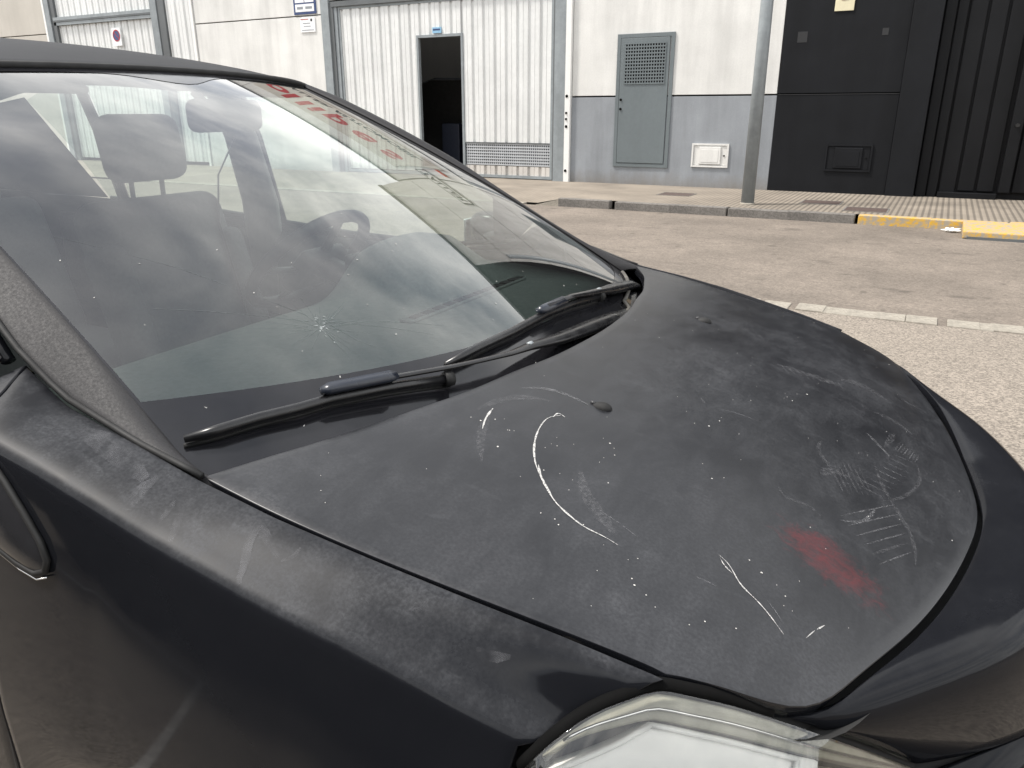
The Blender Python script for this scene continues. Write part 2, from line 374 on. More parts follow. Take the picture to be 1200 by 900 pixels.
# gutter stones between the two asphalts
def stone_mesh(name, lx, y0, y1, z0, z1, bev=.008):
    bm = bmesh.new(); bmesh.ops.create_cube(bm, size=1)
    for v in bm.verts: v.co = Vector((v.co.x*lx, (y0+y1)/2+v.co.y*(y1-y0), (z0+z1)/2+v.co.z*(z1-z0)))
    bmesh.ops.bevel(bm, geom=list(bm.edges), offset=bev, segments=1, affect='EDGES')
    me = bpy.data.meshes.new(name); bm.to_mesh(me); bm.free(); return me
gme = stone_mesh('gutter_stone', .199, 4.637, 4.843, -.05, .012, .004); gme.materials.append(MATS['gutter_concrete'])
x = -4.4
while x < .45:
    o = bpy.data.objects.new('gutter_stone', gme); col.objects.link(o); o.parent = road
    o.location = (x+random.uniform(-.002, .002), random.uniform(-.004, .004), random.uniform(-.004, .004)); o.rotation_euler.z = random.uniform(-.012, .012); x += .2035
o = bpy.data.objects.new('gutter_stone', stone_mesh('gutter_stone_stub', .085, 4.637, 4.843, -.05, .008, .006)); o.data.materials.append(MATS['gutter_concrete']); col.objects.link(o); o.parent = road; o.location = (x-.055, .008, 0); x += .11
for k in range(12):
    o = bpy.data.objects.new('gutter_stone', gme); col.objects.link(o); o.parent = road
    o.location = (x+.105, .03, -.003); o.rotation_euler.z = .03; x += .2035
# kerb stones
kme = stone_mesh('kerb_stone', .858, KY, KY+.135, -.1, SZ+.006, .010); kme.materials.append(MATS['kerb_concrete'])
kmy = stone_mesh('kerb_stone_yellow', .858, KY, KY+.135, -.1, SZ+.006, .010); kmy.materials.append(MATS['kerb_yellow'])
for k in range(-16, 14):
    xc = -.87+.43+k*.86
    yel = k >= 0
    if xc < -5.0: continue
    if xc - .5 < -5.3: pass
    o = bpy.data.objects.new('kerb_stone', kmy if yel else kme); col.objects.link(o); o.parent = walk
    o.location = (xc, random.uniform(-.008, .008), random.uniform(-.006, .004)); o.rotation_euler.z = random.uniform(-.006, .006)
# dropped kerb in front of the white gate
dk = stone_mesh('kerb_stone_dropped', .99, KY, KY+.135, -.12, .022, .01); dk.materials.append(MATS['gutter_concrete'])
for k in range(9):
    o = bpy.data.objects.new('kerb_stone', dk); col.objects.link(o); o.parent = walk; o.location = (-6.33-k, 0, 0)
# ramp of the dropped kerb
mesh('kerb_ramp_wedge', [(-5.64, KY-.002, 0), (-5.17, KY-.002, 0), (-5.17, KY-.002, SZ+.002), (-5.64, KY+.13, 0), (-5.17, KY+.13, 0), (-5.17, KY+.13, SZ+.002)],
     [(0, 1, 2), (3, 5, 4), (0, 2, 5, 3), (1, 4, 5, 2)], 'gutter_concrete', walk, False)
# manhole covers
def cover(x, y, lx, ly, label):
    e = empty('utility_cover', (x, y, SZ), label, 'utility cover', 'rusty covers in the sidewalk')
    m_ = MB().box(x-lx/2, x+lx/2, y-ly/2, y+ly/2, SZ-.02, SZ+.006); m_.build('lid', 'cover_rust', e, bevel=.003)
    f = MB(); t_ = .025
    f.box(x-lx/2-t_, x+lx/2+t_, y-ly/2-t_, y-ly/2-.004, SZ-.02, SZ+.008); f.box(x-lx/2-t_, x+lx/2+t_, y+ly/2+.004, y+ly/2+t_, SZ-.02, SZ+.008)
    f.box(x-lx/2-t_, x-lx/2-.004, y-ly/2-.003, y+ly/2+.003, SZ-.02, SZ+.007); f.box(x+lx/2+.004, x+lx/2+t_, y-ly/2-.003, y+ly/2+.003, SZ-.02, SZ+.007)
    f.build('cover_frame', 'kerb_concrete', e)
cover(-3.78, 11.35, .50, .42, 'rusty rectangular cover left of the steel pole by the grey wall')
cover(-1.52, 11.2, .52, .44, 'rusty cover in front of the black wall, nearer the wall')
cover(-.85, 10.52, .52, .48, 'rusty cover just behind the yellow painted kerb')
# yellow ramp block in front of the kerb
bx = empty('kerb_ramp_block', (1.5, 9.3, 0), 'yellow painted concrete ramp block laid against the kerb', 'ramp block')
MBk = MB(); MBk.add([(.315, 9.12, .004), (2.9, 9.12, .004), (.315, KY-.02, .004), (2.9, KY-.02, .004), (.315, 9.12, .085), (2.9, 9.12, .085), (.315, KY-.02, .128), (2.9, KY-.02, .128)],
    [(0, 2, 3, 1), (4, 5, 7, 6), (0, 1, 5, 4), (2, 6, 7, 3), (0, 4, 6, 2), (1, 3, 7, 5)])
MBk.build('ramp_body', 'kerb_yellow', bx, bevel=.012)
MB().box(.36, 2.8, 9.095, 9.118, .0, .03).build('steel_edge', 'steel_dark', bx)
# litter
bm = bmesh.new(); bmesh.ops.create_icosphere(bm, subdivisions=3, radius=1)
for v in bm.verts:
    k = .6+.5*math.sin(v.co.x*5+1)*math.cos(v.co.y*6)*math.sin(v.co.z*4+2); v.co = Vector((v.co.x*.13*k, v.co.y*.07*k, .025+max(-.02, v.co.z*.035*k)))
me = bpy.data.meshes.new('litter'); bm.to_mesh(me); bm.free()
lt = put('crumpled_paper', me, 'paper', None, False); lt.location = (.20, 9.62, .004); tag(lt, 'crumpled white paper litter in the gutter beside the yellow kerb', 'litter')
# steel pole
pl = empty('street_pole', (-2.45, 10.48, SZ), 'galvanised steel pole standing on the sidewalk before the grey and white wall', 'pole')
MB().tube([(-2.45, 10.48, SZ), (-2.452, 10.48, 2.5), (-2.455, 10.48, 6.2)], [.093, .086, .07], 20).build('shaft', 'galv_steel', pl, True)
MB().tube([(-2.45, 10.48, SZ-.01), (-2.45, 10.48, SZ+.025)], [.115, .10], 20).build('base_collar', 'gutter_concrete', pl, True)
MB().tube([(-2.455, 10.48, 6.2), (-2.455, 10.48, 6.25), (-2.455, 10.48, 6.27)], [.075, .073, .03], 16).build('cap', 'galv_steel', pl, True)

# ------------------------------------------------------------------ white warehouse
HT = 8.2; HTR = 9.4
wh = empty('warehouse', (-12, WY+4, 0), 'white warehouse unit with corrugated sliding gates and grey dado', 'building')
def slab(name, x0, x1, z0, z1, mat, parent, y=WY, th=.14, bev=.006):
    return MB().box(x0, x1, y, y+th, z0, z1).build(name, mat, parent, bevel=bev)
J = .012
def wallpart(x0, x1, z0, z1, mat='wall_white', **k): return slab('wall_panel', x0+J, x1-J, z0+J, z1-J, mat, wh, **k)
# backing that closes the joints
MB().box(-34, -22.0, WY+.13, WY+.2, 0, HT-.05).build('backing_wall', 'joint_dark', wh)
MB().box(-16.2, -12.3, WY+.13, WY+.2, 0, HT-.05).build('backing_wall', 'joint_dark', wh)
MB().box(-6.4, -2.64, WY+.13, WY+.2, 0, HTR-.05).build('backing_wall', 'joint_dark', wh)
MB().box(-22.0, -16.2, WY+.25, WY+.3, 4.6, HT-.05).build('backing_wall', 'joint_dark', wh)
MB().box(-12.3, -6.4, WY+.13, WY+.2, 3.6, HT-.05).build('backing_wall', 'joint_dark', wh)
for x0, x1 in ((-34, -30), (-30, -26), (-26, -22.0)):
    wallpart(x0, x1, .02, 3.4, 'wall_tan'); wallpart(x0, x1, 3.4, 5.5, 'wall_tan'); wallpart(x0, x1, 5.5, HT, 'wall_tan')
wallpart(-16.22, -12.3, .02, 3.37); wallpart(-16.22, -12.3, 3.37, 5.5); wallpart(-16.22, -12.3, 5.5, HT)
wallpart(-22.0, -16.22, 4.75, HT); wallpart(-12.3, -6.4, 3.62, 5.5); wallpart(-12.3, -6.4, 5.5, HT)
# right bay: grey dado below, white above; around the cabinet
wallpart(-6.36, -2.62, 1.66, 3.37+.05); wallpart(-6.36, -2.62, 3.42, 5.5); wallpart(-6.36, -2.62, 5.5, 7.5); wallpart(-6.36, -2.62, 7.5, HTR)
slab('dado', -6.355, -2.625, .02, 1.645, 'dado_grey', wh, y=WY-.004)
MB().box(-34.05, -6.42, WY-.05, WY+.35, HT, HT+.12).build('coping', 'steel_dark', wh, bevel=.01); MB().box(-6.4, -2.63, WY-.05, WY+.35, HTR, HTR+.12).build('coping', 'steel_dark', wh, bevel=.01)
MB().box(-34, -2.62, WY+.3, WY+1.9, HT-.2, HT-.1).build('roof', 'steel_dark', wh); MB().box(-34, -2.62, WY+4.15, WY+22, HT-.2, HT-.1).build('roof', 'steel_dark', wh)  # open slot between the roof halves, added to let light into the workshop
MB().box(-34.2, -34, WY, WY+22, 0, HT-.2).build('side_wall', 'wall_tan', wh)
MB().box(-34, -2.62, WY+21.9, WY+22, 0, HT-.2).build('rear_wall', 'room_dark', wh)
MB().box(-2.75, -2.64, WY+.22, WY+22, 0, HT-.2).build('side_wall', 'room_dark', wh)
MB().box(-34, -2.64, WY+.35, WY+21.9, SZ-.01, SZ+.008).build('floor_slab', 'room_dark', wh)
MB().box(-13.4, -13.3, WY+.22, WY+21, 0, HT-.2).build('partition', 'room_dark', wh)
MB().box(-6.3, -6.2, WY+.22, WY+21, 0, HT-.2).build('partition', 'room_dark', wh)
def corr(name, x0, x1, z0, z1, y, mat, parent, pitch=.25, dep=.035, back=True, ph=0):
    """trapezoidal corrugated sheet"""
    xs = []; n = int((x1-x0)/pitch)+2
    for k in range(-1, n+1):
        a = x0+ph+k*pitch
        for fx, fy in ((0, 0), (.06, 1), (.22, 1), (.28, 0), (.60, 0), (.615, .25), (.635, .25), (.65, 0)): xs.append((a+fx*pitch, fy))
    xs = [(min(max(a, x0), x1), fy) for a, fy in xs]
    V = []; F = []
    for a, fy in xs: V += [(a, y+fy*dep, z0), (a, y+fy*dep, z1)]
    for i in range(len(xs)-1):
        if xs[i+1][0]-xs[i][0] > 1e-6: F.append((2*i, 2*i+2, 2*i+3, 2*i+1))
    return mesh(name, V, F, mat, parent, False)
def barframe(name, x0, x1, z0, z1, t_, y0, y1, mat, parent, bottom=True):
    f = MB(); f.box(x0, x0+t_, y0, y1, z0, z1); f.box(x1-t_, x1, y0, y1, z0, z1); f.box(x0+t_, x1-t_, y0+.002, y1, z1-t_, z1)
    if bottom: f.box(x0+t_, x1-t_, y0+.002, y1, z0, z0+t_)
    return f.build(name, mat, parent)
# gate with the open wicket door
g2 = MB().box(-12.0, -6.5, WY-.03, WY+.25, 3.50, 3.60).build('sliding_gate', 'steel_dark', wh)
GY = WY+.03
corr('corrugated_sheet', -11.80, -9.86, .20, 3.50, GY, 'sheet_white', g2)
corr('corrugated_sheet', -9.86, -8.76, 2.86, 3.50, GY, 'sheet_white', g2, ph=.06)
corr('corrugated_sheet', -8.74, -6.80, .80, 3.50, GY, 'sheet_white', g2, ph=.18)
corr('corrugated_sheet', -8.74, -6.80, .17, .36, GY+.01, 'sheet_white_low', g2, ph=.18)
barframe('gate_frame', -11.86, -6.75, .13, 3.50, .055, GY-.012, GY+.06, 'galv_steel', g2)
barframe('wicket_frame', -9.86, -8.745, .25, 2.86, .05, GY-.018, GY+.06, 'galv_steel', g2)
gr = MB()
for k in range(41): xx = -8.70+k*(1.88/40); gr.box(xx-.010, xx+.010, GY+.012, GY+.022, .37, .79)
for k in range(8): zz_ = .385+k*(.40/7); gr.box(-8.72, -6.80, GY+.006, GY+.016, zz_-.013, zz_+.013)
tag(gr.build('vent_grille', 'galv_light', g2), 'perforated grey vent strip low in the gate', kind='stuff')
MB().box(-8.73, -6.80, GY+.05, GY+.055, .37, .79).build('vent_backing', 'steel_dark', g2)
MB().box(-8.73, -6.80, GY-.006, GY+.03, .792, .815).build('vent_shade', 'steel_dark', g2)  # dark strip drawn as the shade line above the recessed grille
p_ = MB().box(-12.27, -12.06, WY-.05, WY+.2, .1, 5.4).build('gate_post', 'galv_steel', wh)
MB().box(-12.055, -11.96, WY-.02, WY+.16, .1, 3.6).build('gate_post', 'steel_dark', wh)
MB().box(-11.955, -11.87, WY-.0, WY+.14, .1, 3.6).build('gate_post', 'galv_steel', wh)
MB().box(-6.745, -6.71, WY-.01, WY+.2, .1, 3.6).build('gate_post', 'steel_dark', wh)
MB().box(-6.705, -6.475, WY-.05, WY+.2, .1, 3.6).build('gate_post', 'galv_steel', wh, bevel=.006)
MB().box(-6.468, -6.358, WY-.07, WY+.2, .1, 3.6).build('white_jamb', 'wall_white_clean', wh, bevel=.005)
for zz_ in (.32, 1.13, 1.67): MB().tube([(-6.425, WY-.069, zz_), (-6.425, WY-.078, zz_)], .028, 8).build('bolt_hole', 'hole_black', wh)
for zz_ in (1.25, 1.36): MB().tube([(-6.43, WY-.069, zz_), (-6.43, WY-.074, zz_+.03)], .022, 6).build('bolt_hole', 'hole_black', wh)
# opening behind the wicket: workshop
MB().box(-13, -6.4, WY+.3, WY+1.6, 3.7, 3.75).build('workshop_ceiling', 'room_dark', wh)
ht = empty('wall_heater', (-10.2, WY+4.9, 2.6), 'dark box heater on the workshop wall seen through the open wicket', 'heater')
rbox('heater_case', (-10.62, WY+3.8, 2.82), (.62, .30, .5), 'interior_dark', ht, .04); MB().box(-10.88, -10.36, WY+3.63, WY+3.645, 2.64, 3.0).build('heater_grille', 'lamp_grey', ht)
MB().tube([(-10.7, WY+3.8, 2.57), (-10.75, WY+3.8, 2.0), (-10.9, WY+3.8, 1.3)], .02, 6).build('heater_pipe', 'lamp_grey', ht, True)
MB().box(-13, -6.5, WY+4.1, WY+4.2, SZ, 3.7).build('workshop_back_wall', 'wall_tan', wh)
cv = empty('workshop_car', (-10.2, WY+2.2, SZ), 'dark car standing inside the workshop behind the open wicket', 'car')
prof = [(-12.4, .35), (-12.3, 1.15), (-11.6, 1.35), (-11.0, 1.95), (-10.4, 2.12), (-9.2, 2.10), (-8.6, 1.6), (-8.2, 1.1), (-8.2, .35)]
V = []; F = []
for yy in (WY+1.3, WY+1.45, WY+2.9, WY+3.05):
    ins = .0 if yy in (WY+1.45, WY+2.9) else .06
    for px, pz in prof: V.append((px, yy, pz-(ins if pz > .5 else 0)))
n_ = len(prof)
for j in range(3):
    for i in range(n_-1): F.append((j*n_+i, j*n_+i+1, (j+1)*n_+i+1, (j+1)*n_+i))
F += [tuple(range(n_)), tuple(3*n_+i for i in range(n_-1, -1, -1))]
mesh('workshop_car_body', V, F, 'interior_dark', cv)
for xx in (-11.5, -9.0):
    MB().tube([(xx, WY+1.28, .45), (xx, WY+1.5, .45)], .33, 18).build('wheel', 'tyre_rubber', cv, True)
wb = MB().box(-9.95, -9.5, WY+1.0, WY+1.25, SZ, 1.15); wb_o = wb.build('tool_cart', 'interior_blue', None, bevel=.02); tag(wb_o, 'dark blue tool cart just inside the wicket', 'cart')
# left gate
g1 = MB().box(-21.6, -17.5, WY-.02, WY+.1, 3.585, 3.66).build('sliding_gate', 'galv_steel', wh)
MB().box(-21.6, -17.5, WY-.035, WY-.022, 3.665, 3.70).build('gate_rail', 'steel_dark', g1); MB().box(-21.6, -17.5, WY-.03, WY+.1, 3.705, 3.78).build('gate_rail', 'galv_steel', g1)
corr('corrugated_sheet', -21.5, -17.6, .2, 3.58, WY+.05, 'sheet_white', g1); corr('corrugated_sheet', -21.5, -17.6, 3.79, 4.8, WY+.05, 'sheet_white', g1)
MB().box(-21.98, -21.9, WY-.04, WY+.2, .1, 4.8).build('gate_post', 'wall_white_clean', wh); MB().box(-21.89, -21.68, WY-.05, WY+.2, .1, 4.8).build('gate_post', 'galv_steel', wh); MB().box(-21.675, -21.5, WY-.02, WY+.2, .1, 4.8).build('gate_post', 'steel_dark', wh)
MB().box(-17.68, -17.45, WY-.05, WY+.2, .1, 4.8).build('gate_post', 'galv_steel', wh); MB().box(-17.445, -17.2, WY-.03, WY+.2, .1, 4.8).build('gate_post', 'steel_dark', wh)
corr('corrugated_sheet', -17.19, -16.30, .2, 4.75, WY+.02, 'sheet_white', wh, pitch=.30)
MB().box(-16.30, -16.235, WY-.03, WY+.1, .1, 4.75).build('white_jamb', 'wall_white_clean', wh)
# utility cabinet in the wall
cb = slab('cabinet_door', -5.40, -4.50, .50, 2.62, 'cabinet_grey', wh, y=WY-.035, th=.03)
barframe('cabinet_frame', -5.47, -4.42, .43, 2.69, .062, WY-.028, WY+.05, 'cabinet_grey', cb)
MB().box(-5.31, -4.57, WY-.0365, WY-.0355, 1.87, 2.53).build('vent_shadow', 'hole_black', cb)
vg = MB()
for k in range(16): xx = -5.31+k*(.74/15); vg.box(xx-.0095, xx+.0095, WY-.045, WY-.038, 1.87, 2.53)
for k in range(13): z_ = 1.87+k*(.66/12); vg.box(-5.32, -4.56, WY-.047, WY-.040, z_-.0115, z_+.0115)
tag(vg.build('vent_grille', 'cabinet_grey', cb), kind='stuff')
for z_ in (1.60, 1.44): MB().tube([(-5.36, WY-.036, z_), (-5.36, WY-.052, z_)], .022, 8).build('lock', 'hole_black', cb)
# meter boxes
def meter(parent, x0, x1, z0, z1, m1, m2):
    q = slab('meter_box', x0, x1, z0, z1, m1, parent, y=WY-.012, th=.01, bev=.002)
    barframe('box_frame', x0-.035, x1+.035, z0-.035, z1+.035, .03, WY-.030, WY, m1, q)
    w_ = x1-x0; h_ = z1-z0
    rb = MB().box(x0+.17*w_, x1-.17*w_, WY-.035, WY-.013, z0+.05*h_, z1-.06*h_).build('box_lid', m2, q, bevel=.008)
    MB().box(x0+.24*w_, x1-.24*w_, WY-.040, WY-.0355, z0+.15*h_, z1-.2*h_).build('lid_panel', m2, q, bevel=.002)
    MB().tube([(x1-.07*w_, WY-.012, (z0+z1)/2), (x1-.07*w_, WY-.022, (z0+z1)/2)], .014, 8).build('lock', 'hole_black', q)
meter(wh, -3.95, -3.37, .50, .83, 'wall_white', 'wall_white')
# signs on the white building
def sign(name, label, x0, x1, z0, z1, mat, y=WY-.02, th=.02):
    e = empty(name, ((x0+x1)/2, y, (z0+z1)/2), label, 'sign'); MB().box(x0, x1, y, y+th, z0, z1).build('plate', mat, e, bevel=.003); return e
def wtext(name, s, size, x, z, mat, parent, y, sx=1.0, bold=0):
    M4 = Matrix.Translation((x, y, z)) @ Matrix.Rotation(math.pi/2, 4, 'X') @ Matrix.Diagonal((sx, 1, 1, 1))
    return textmesh(name, s, size, M4, mat, parent, .002, bold)
s1 = sign('wall_sign', 'white notice board with dark blue border on the white panel', -13.05, -12.42, 3.40, 4.1, 'sign_blue')
MB().box(-13.0, -12.47, WY-.024, WY-.021, 3.45, 3.60).build('print_field', 'sign_white', s1); MB().box(-13.0, -12.745, WY-.024, WY-.021, 3.63, 4.05).build('print_field', 'sign_white', s1); MB().box(-12.725, -12.47, WY-.024, WY-.021, 3.63, 4.05).build('print_field', 'sign_white', s1)
def ink(x0, x1, z, h, mat, parent, y): MB().box(x0, x1, y, y+.0015, z-h/2, z+h/2).build('print_line', mat, parent)
for a_, b_ in ((-12.95, -12.78), (-12.71, -12.52)): ink(a_, b_, 3.525, .05, 'dado_grey', s1, WY-.0265)
ink(-12.93, -12.85, 3.72, .05, 'sign_blue', s1, WY-.0265)
s2 = sign('paper_notice', 'small white paper notice below the blue bordered board', -12.90, -12.48, 3.04, 3.33, 'sign_white')
ink(-12.88, -12.66, 3.30, .014, 'paint_red', s2, WY-.0235); ink(-12.60, -12.55, 3.28, .05, 'sign_black', s2, WY-.0235)
for z_, a_, b_ in ((3.22, -12.82, -12.62), (3.16, -12.80, -12.60), (3.085, -12.86, -12.52)): ink(a_, b_, z_, .012, 'dado_grey', s2, WY-.0235)
s3 = sign('gate_label', 'tiny light blue label above the open wicket', -9.45, -9.24, 2.88, 2.99, 'sign_lightblue', GY-.03)
ink(-9.43, -9.26, 2.945, .03, 'sign_blue', s3, GY-.0325)
s4 = sign('no_parking_sign', 'small white no parking sign on the left gate', -19.27, -18.95, 3.0, 3.42, 'sign_white')
def disc(name, x, z, r0, mat, parent, y, r1=0):
    n = 28; V = []; F = []
    for k in range(n):
        a = 2*math.pi*k/n; V += [(x+r0*math.cos(a), y, z+r0*math.sin(a)), (x+r1*math.cos(a), y, z+r1*math.sin(a))]
    for k in range(n): F.append((2*k, 2*((k+1) % n), 2*((k+1) % n)+1, 2*k+1))
    return mesh(name, V, F, mat, parent, False)
disc('blue_disc', -19.11, 3.24, .12, 'sign_blue', s4, WY-.0235, .001); disc('red_ring', -19.11, 3.24, .14, 'sign_red', s4, WY-.026, .112)
mesh('red_bar', [(-19.20, WY-.026, 3.31), (-19.185, WY-.026, 3.325), (-19.02, WY-.026, 3.17), (-19.035, WY-.026, 3.155)], [(0, 3, 2, 1)], 'sign_red', s4, False)

# business sign over the gate (seen mirrored in the windscreen)
s6 = sign('business_sign', 'long pale signboard with red letters and black print above the workshop gate', -12.2, -7.0, 4.15, 7.25, 'wall_tan', WY-.05, .05)
for ch, xx in zip('ollipes', (-11.75, -11.18, -10.68, -10.27, -9.62, -8.62, -7.60)): wtext('red_letter', ch, 1.6, xx, 6.2+.09*max(0, xx+9.7), 'sign_red', s6, WY-.055, .95, .045)
wtext('lettering', 'TALLER AUTOMOBIL', .56, -9.75, 4.85, 'sign_black', s6, WY-.055, .9, .014); MB().box(-12.0, -7.3, WY-.056, WY-.051, 4.36, 4.40).build('print_line', 'sign_black', s6)

s7 = sign('box_sign', 'small framed signboard beside the workshop sign, over the white jamb', -6.85, -5.15, 5.6, 6.2, 'sign_black', WY-.05, .05)
MB().box(-6.80, -5.20, WY-.055, WY-.051, 5.65, 6.15).build('print_field', 'wall_white', s7); wtext('lettering', 'TALLER', .44, -6.0, 5.9, 'sign_black', s7, WY-.058, 1.0, .012)
lm = empty('wall_lamp', (-6.75, WY, 4.7), 'small orange alarm lamp high on the white wall', 'lamp')
rbox('lamp_body', (-6.75, WY-.06, 4.7), (.34, .12, .22), 'bulb_orange', lm, .03); MB().box(-6.85, -6.65, WY-.01, WY+.0, 4.62, 4.78).build('base_plate', 'galv_steel', lm)

# ------------------------------------------------------------------ black warehouse
bk = empty('black_warehouse', (2, WY+4, 0), 'black painted unit with black corrugated door at the right', 'building')
BX = -2.62
slab('wall_panel', BX, -.78, 1.675, 5.2, 'wall_black', bk, y=WY-.002); slab('wall_panel', BX, -.78, .02, 1.655, 'wall_black', bk, y=WY-.006)
MB().box(BX, -.78, WY-.012, WY+.05, 1.652, 1.662).build('dado_line', 'patch_dark', bk)
MB().box(-.775, -.36, WY-.07, WY+.3, .02, 5.2).build('pilaster', 'wall_black', bk, bevel=.01)
MB().box(BX+.01, 3.19, WY, WY+.3, 5.21, HTR).build('wall_panel', 'wall_black', bk); MB().box(3.21, 9, WY, WY+.3, 5.21, HTR).build('wall_panel', 'wall_black', bk); MB().box(BX, 9.05, WY-.05, WY+.35, HTR+.002, HTR+.12).build('coping', 'steel_dark', bk); MB().box(3.2, 9, WY, WY+.3, .02, 5.195).build('wall_panel', 'wall_black', bk)
MB().box(BX, 9, WY+.3, WY+20, HT-.9, HT-.8).build('roof', 'steel_dark', bk); MB().box(8.9, 9, WY+.3, WY+20, 0, HT-.95).build('side_wall', 'wall_black', bk); MB().box(BX, 9, WY+.25, WY+.3, .0, 5.1).build('backing_wall', 'interior_dark', bk)
dr = MB().box(-.355, 3.2, WY+.17, WY+.2, .05, 5.19).build('folding_door', 'door_black', bk)
for (a, b_, dp) in ((-.345, -.20, .06), (-.18, -.05, .09), (-.02, .20, .12), (.24, .46, .12), (.50, .72, .12), (.78, .93, .02), (.96, 1.5, .10), (1.54, 2.2, .10), (2.25, 3.15, .10)):
    MB().box(a, b_, WY+dp, WY+.168, .22 if a > 0 else .06, 5.1).build('door_panel', 'door_black', dr, bevel=.012)
MB().box(-.03, .77, WY+.02, WY+.165, .10, .20).build('door_sill', 'door_black', dr, bevel=.008)
MB().tube([(.86, WY+.005, 1.2), (.86, WY-.02, 1.2)], .03, 8).build('door_lock', 'interior_dark', dr)
meter(bk, -1.72, -1.08, .50, .86, 'wall_black', 'wall_black')
for (a, b_, c, d) in ((-2.40, -2.25, 2.44, 2.60), (-1.16, -1.07, 2.50, 2.60)):
    MB().box(a, b_, WY-.006, WY-.003, c, d).build('paint_patch', 'patch_dark', bk)
s5 = sign('letter_plate', 'cream plate with a red letter B on the black wall', -1.89, -1.61, 2.87, 3.28, 'sign_cream', WY-.02)
wtext('lettering', 'B', .26, -1.75, 3.10, 'paint_red', s5, WY-.024)

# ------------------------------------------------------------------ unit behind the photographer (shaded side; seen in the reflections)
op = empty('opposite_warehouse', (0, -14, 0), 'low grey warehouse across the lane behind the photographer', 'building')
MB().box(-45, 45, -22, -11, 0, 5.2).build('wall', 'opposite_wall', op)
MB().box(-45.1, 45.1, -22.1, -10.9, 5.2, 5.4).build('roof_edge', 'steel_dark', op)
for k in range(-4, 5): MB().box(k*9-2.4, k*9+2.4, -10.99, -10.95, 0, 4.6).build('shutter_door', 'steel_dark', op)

# worn bay marking beside the car (mirrored in the gloss of the fender)
pm = []
for (a_, b_) in (((-4.6, -2.86), (-2.02, -2.86)), ((-2.02, -2.86), (-1.30, -1.15))):
    a_, b_ = np.array(a_), np.array(b_); d_ = (b_-a_)/np.linalg.norm(b_-a_); n_ = np.array([-d_[1], d_[0]])*.024
    mesh('bay_marking', [(*(a_-n_), .006), (*(b_-n_), .006), (*(b_+n_), .006), (*(a_+n_), .006)], [(0, 1, 2, 3)], 'line_paint', lane, False)

# added dark van, unseen directly; it darkens the reflections in the fender
vn = empty('added_van', (-1.0, -4.0, 0), 'dark grey van added behind the photographer for the dark fender reflection', 'van')
prof = [(-3.6, .35), (-3.62, 1.0), (-3.5, 2.25), (-3.3, 2.4), (-.4, 2.4), (.05, 2.25), (.95, 1.25), (1.75, 1.08), (1.95, .85), (1.97, .35)]
V = []; F = []
ysv = [(-3.05, .10), (-3.0, .03), (-3.1, 0), (-4.8, 0), (-4.9, .03), (-4.85, .10)]
for yy, ins in ysv:
    for px, pz in prof: V.append((px*(1-ins*.1), yy-(.16*max(0, pz-1.1) if yy > -4 else -.16*max(0, pz-1.1)), pz-ins*(1 if pz > 1 else 0)))
n_ = len(prof)
for j in range(5):
    for i in range(n_-1): F.append((j*n_+i, j*n_+i+1, (j+1)*n_+i+1, (j+1)*n_+i))
F += [tuple(range(n_)), tuple(5*n_+i for i in range(n_-1, -1, -1))]
mesh('van_body', V, F, 'van_paint', vn, False)
for xx in (-2.7, 1.05):
    for yy in (-3.04, -4.86): MB().tube([(xx, yy, .33), (xx, yy-.01+(-.2 if yy > -4 else .2), .33)], .33, 20).build('wheel', 'tyre_rubber', vn, True)
for (a, b_) in ((-3.3, -2.0), (-1.9, -.7), (-.6, .3)):
    MB().add([(a, -3.05, 1.15), (b_, -3.05, 1.15), (b_-.05, -3.09, 1.80), (a+.05, -3.09, 1.80)], [(0, 1, 2, 3)]).build('side_window', 'frit_black', vn)

# ---- car surfaces
def _spl(xs, ys):
    """natural cubic spline through points, returns callable"""
    xs = np.array(xs, float); ys = np.array(ys, float)
    if xs[0] > xs[-1]: xs = xs[::-1]; ys = ys[::-1]
    n = len(xs); h = np.diff(xs)
    A = np.eye(n); b = np.zeros(n)
    for i in range(1, n-1):
        A[i, i-1] = h[i-1]; A[i, i] = 2*(h[i-1]+h[i]); A[i, i+1] = h[i]
        b[i] = 6*((ys[i+1]-ys[i])/h[i]-(ys[i]-ys[i-1])/h[i-1])
    M = np.linalg.solve(A, b)
    def f(x):
        x = np.asarray(x, float)
        i = np.clip(np.searchsorted(xs, x)-1, 0, n-2)
        xc = x
        t = xs[i+1]-xc; s = xc-xs[i]; hh = h[i]
        return (M[i]*t**3+M[i+1]*s**3)/(6*hh)+(ys[i]/hh-M[i]*hh/6)*t+(ys[i+1]/hh-M[i+1]*hh/6)*s
    return f
def _lin(xs, ys):
    xs = np.array(xs, float); ys = np.array(ys, float)
    if xs[0] > xs[-1]: xs = xs[::-1]; ys = ys[::-1]
    return lambda x: np.interp(x, xs, ys)
# ---- hood
hood_zc = _spl([-.75, -.55, -.37, -.145, 0, .06, .13, .2], [1.06, 1.03, .992, .940, .883, .852, .813, .772])
def hood_z(x, y): return hood_zc(x) - .1*np.asarray(y)**2
_hr = [(.08, -.506), (.2, -.519), (.27, -.534), (.38, -.556), (.48, -.588), (.55, -.612), (.65, -.658), (.735, -.70)]
hood_rear = _spl([-p[0] for p in _hr[::-1]]+[0]+[p[0] for p in _hr], [p[1] for p in _hr[::-1]]+[-.503]+[p[1] for p in _hr])
